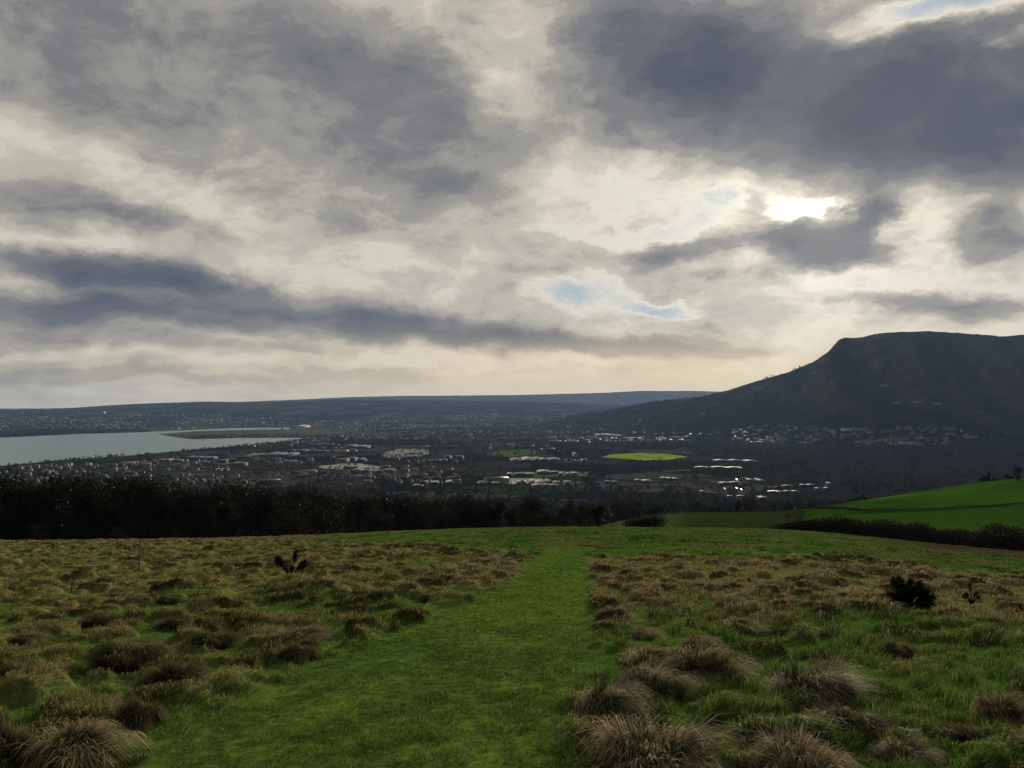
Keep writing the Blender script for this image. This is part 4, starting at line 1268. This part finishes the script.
BLOBS = [
    (225, 70, 290, 130, 14, .25), (60, 70, 150, 120, 0, .14), (420, 140, 180, 85, 28, .20), (330, 40, 160, 60, 10, .08),
    (800, 95, 250, 100, 12, .52), (930, 110, 150, 85, 5, .42), (660, 40, 150, 60, 25, .34), (640, 90, 110, 50, 20, .12), (1010, 150, 70, 60, 0, .25),
    (60, 208, 130, 22, 3, .22), (130, 215, 70, 14, 0, .14),
    (110, 268, 170, 20, 3, .27), (240, 290, 220, 20, 5, .30), (70, 305, 160, 18, 2, .34), (270, 318, 240, 16, 3, .28), (180, 340, 220, 10, 2, .18),
    (110, 290, 230, 46, 4, .16), (440, 328, 120, 18, 6, .38), (600, 343, 170, 12, 3, .44), (120, 378, 200, 7, 0, .22), (330, 375, 150, 8, 0, .20),
    (818, 246, 84, 25, 8, .62), (868, 212, 36, 20, -10, .42), (985, 236, 62, 26, 0, .36), (960, 302, 90, 14, 0, .36), (880, 300, 50, 9, 0, .22),
    (700, 252, 60, 11, -8, .24), (620, 262, 70, 8, 0, .10), (480, 195, 60, 22, 20, .12),
    # light and open places
    (572, 289, 56, 18, 4, -.37), (655, 305, 50, 8, 8, -.34), (706, 205, 26, 11, 0, -.16), (742, 214, 26, 16, 0, .16), (655, 238, 54, 12, -6, -.20),
    (925, 10, 110, 20, 4, -.52), (1015, 36, 40, 12, 0, -.25), (520, 30, 80, 60, 20, -.07), (600, 150, 90, 26, 0, .10), (555, 250, 60, 10, 5, .14), (770, 272, 60, 10, 0, .12), (690, 330, 60, 9, 4, .12), (500, 120, 50, 40, 30, .08), (220, 205, 60, 14, 0, -.08), (560, 205, 150, 60, 0, -.14),
    (70, 240, 90, 9, 0, -.14), (500, 248, 150, 40, 10, -.10), (130, 180, 180, 22, 14, -.16),
    (804, 210, 34, 10, -12, -.36), (840, 285, 70, 14, 0, -.12), (380, 258, 60, 14, 10, -.12), (80, 356, 150, 7, 0, -.16), (420, 360, 200, 9, 0, -.14),
]
dens = None
for b_ in BLOBS:
    v = blob(*b_)
    dens = v if dens is None else mathn(nt, 'ADD', dens, v)
# texture of the deck: large, medium and fine, plus the streaks that lie flat
sv = (math.sin(sun_az) * .05, .045, 0.)
def deck(off):
    a = noise(vscale(CPv, (1, 1, 1), (off[0] * 3, off[1] * 3, 2.)), 1.15, 9, .60, .25).outputs[0]
    b = noise(vscale(A2, (1, 1.75, 1), (off[0] * .5, off[1] * .9, 0)), 8.0, 10, .66, .5).outputs[0]
    c = noise(vscale(A2, (1, 1.3, 1), (off[0] * .5, off[1] * .7, 3)), 3.2, 5, .5, .2).outputs[0]
    s = mathn(nt, 'ADD', mathn(nt, 'MULTIPLY', a, .28), mathn(nt, 'MULTIPLY', b, .46))
    return mathn(nt, 'ADD', s, mathn(nt, 'MULTIPLY', c, .26))
vo = N(nt, 'ShaderNodeTexVoronoi', feature='F1', voronoi_dimensions='2D'); vo.inputs['Scale'].default_value = 12.0; vo.inputs['Detail'].default_value = 3.0
vo.inputs['Roughness'].default_value = .62
va = N(nt, 'ShaderNodeVectorMath', operation='MULTIPLY_ADD'); LK(sub2.outputs[0], va.inputs[0]); va.inputs[1].default_value = (.11, .07, 0)
LK(vscale(A2, (1, 1.9, 1)), va.inputs[2]); LK(va.outputs[0], vo.inputs['Vector'])
puff = mathn(nt, 'MULTIPLY', mathn(nt, 'SUBTRACT', 1.0, vo.outputs['Distance']), .10)
d0 = deck((0, 0)); d1 = deck((sv[0], sv[1]))
tex = mathn(nt, 'ADD', mathn(nt, 'SUBTRACT', d0, .5), mathn(nt, 'MULTIPLY', puff, .5))
D = mathn(nt, 'ADD', mathn(nt, 'ADD', mathn(nt, 'MULTIPLY', dens, .94), .415), mathn(nt, 'MULTIPLY', tex, 2.1))
relief = mathn(nt, 'MULTIPLY', mathn(nt, 'SUBTRACT', d0, d1), 1.0)
D2 = mathn(nt, 'SUBTRACT', D, mathn(nt, 'MULTIPLY', relief, 1.15))
# unseen deck behind and beside the viewer, thickened to cut the fill light
back = mrange(sp.outputs[1], .35, -.25, 0, .38)
D3 = mathn(nt, 'ADD', D2, back)
ramp = N(nt, 'ShaderNodeValToRGB'); LK(mrange(D3, 0, 1.5, 0, 1, False), ramp.inputs[0])
def lin(c): return tuple(((v / 255) / 12.92 if v / 255 <= .04045 else ((v / 255 + .055) / 1.055) ** 2.4) for v in c)
cr = ramp.color_ramp; cr.interpolation = 'EASE'
stops = [(0.0, (172, 183, 190)), (.09, (194, 194, 188)), (.18, (210, 204, 190)), (.29, (187, 181, 168)), (.41, (153, 150, 144)), (.54, (120, 121, 124)), (.69, (95, 99, 109)), (.84, (77, 83, 98)), (1.0, (62, 70, 88))]
while len(cr.elements) > 1: cr.elements.remove(cr.elements[-1])
cr.elements[0].position = 0; cr.elements[0].color = (*lin(stops[0][1]), 1)
for p, c in stops[1:]:
    e = cr.elements.new(p); e.color = (*lin(c), 1)
# glow of the hidden sun through the cloud
sd_ = N(nt, 'ShaderNodeVectorMath', operation='DOT_PRODUCT'); LK(G, sd_.inputs[0]); sd_.inputs[1].default_value = tuple(SUN)
ang = mathn(nt, 'ARCCOSINE', mathn(nt, 'MINIMUM', sd_.outputs['Value'], .99999))
g1 = mathn(nt, 'EXPONENT', mathn(nt, 'MULTIPLY', mathn(nt, 'POWER', mathn(nt, 'DIVIDE', ang, .30), 1.2), -1.))
g2 = mathn(nt, 'EXPONENT', mathn(nt, 'MULTIPLY', mathn(nt, 'POWER', mathn(nt, 'DIVIDE', ang, .040), 2.), -1.))
thin = mrange(D3, .62, .12, .0, 1.)
g3 = mathn(nt, 'EXPONENT', mathn(nt, 'MULTIPLY', mathn(nt, 'POWER', mathn(nt, 'DIVIDE', ang, .11), 2.), -1.))
gl0 = mathn(nt, 'MULTIPLY', g3, mathn(nt, 'ADD', mathn(nt, 'MULTIPLY', thin, .18), .03))
gl = mathn(nt, 'ADD', mathn(nt, 'ADD', gl0, mathn(nt, 'MULTIPLY', g1, mathn(nt, 'ADD', mathn(nt, 'MULTIPLY', thin, .33), .05))), mathn(nt, 'MULTIPLY', mathn(nt, 'MULTIPLY', g2, mrange(D3, .42, -.12, 0, 1)), 2.3))
warm = N(nt, 'ShaderNodeVectorMath', operation='SCALE'); warm.inputs[0].default_value = (1., .92, .75); LK(gl, warm.inputs[3])
addc = N(nt, 'ShaderNodeVectorMath', operation='ADD'); LK(ramp.outputs[0], addc.inputs[0]); LK(warm.outputs[0], addc.inputs[1])
# the strip over the horizon is warm and bright, dimmer towards the left
hzm = mathn(nt, 'MULTIPLY', mrange(EL, .125, -.01, 0, 1), mrange(mathn(nt, 'ABSOLUTE', mathn(nt, 'SUBTRACT', AZ, .25)), .9, .0, .25, 1.))
mixh = N(nt, 'ShaderNodeMix', data_type='RGBA'); LK(mathn(nt, 'MULTIPLY', hzm, .88), mixh.inputs[0]); LK(addc.outputs[0], mixh.inputs[6]); mixh.inputs[7].default_value = (*[v * 1.25 for v in lin((246, 218, 166))], 1)
c10 = N(nt, 'ShaderNodeVectorMath', operation='SCALE'); LK(mixh.outputs[2], c10.inputs[0]); c10.inputs[3].default_value = 10.
# open sky between the clouds
mixs = N(nt, 'ShaderNodeMix', data_type='RGBA'); LK(mrange(D3, .26, -.16, 0, .85), mixs.inputs[0]); LK(c10.outputs[0], mixs.inputs[6])
skb = N(nt, 'ShaderNodeVectorMath', operation='MULTIPLY'); LK(sky.outputs[0], skb.inputs[0]); skb.inputs[1].default_value = (.66, .64, .68)
skm = N(nt, 'ShaderNodeVectorMath', operation='MINIMUM'); LK(skb.outputs[0], skm.inputs[0]); skm.inputs[1].default_value = (3.3, 4.2, 5.2)
LK(skm.outputs[0], mixs.inputs[7])
# unseen sky behind and overhead dimmed on purpose, to deepen the silhouettes
bk = mrange(sp.outputs[1], .45, -.25, 1., .30)
fin = N(nt, 'ShaderNodeVectorMath', operation='SCALE'); LK(mixs.outputs[2], fin.inputs[0]); LK(bk, fin.inputs[3])
LK(fin.outputs[0], bg.inputs[0])
w.cycles.sampling_method = 'MANUAL'; w.cycles.sample_map_resolution = 1024

# ------------------------------------------------------------------ sun behind thin cloud
ld = bpy.data.lights.new('sun', 'SUN'); ld.energy = 3.2; ld.angle = math.radians(5); ld.color = (1, .86, .66)
so = bpy.data.objects.new('sun', ld); COL.objects.link(so)
so.rotation_euler = SUN.to_track_quat('Z', 'Y').to_euler(); so.location = (0, 0, 400)

S.render.engine = 'CYCLES'
S.view_settings.view_transform = 'Standard'; S.view_settings.look = 'None'
S.view_settings.exposure = 0; S.view_settings.gamma = 1; S.view_settings.use_curve_mapping = False
S.cycles.use_denoising = True
S.cycles.denoising_prefilter = 'NONE'
S.cycles.denoising_input_passes = 'RGB_ALBEDO_NORMAL'
S.cycles.adaptive_threshold = .005
S.cycles.max_bounces = 5; S.cycles.diffuse_bounces = 2; S.cycles.glossy_bounces = 2; S.cycles.transmission_bounces = 2; S.cycles.volume_bounces = 1
S.cycles.sample_clamp_indirect = 3
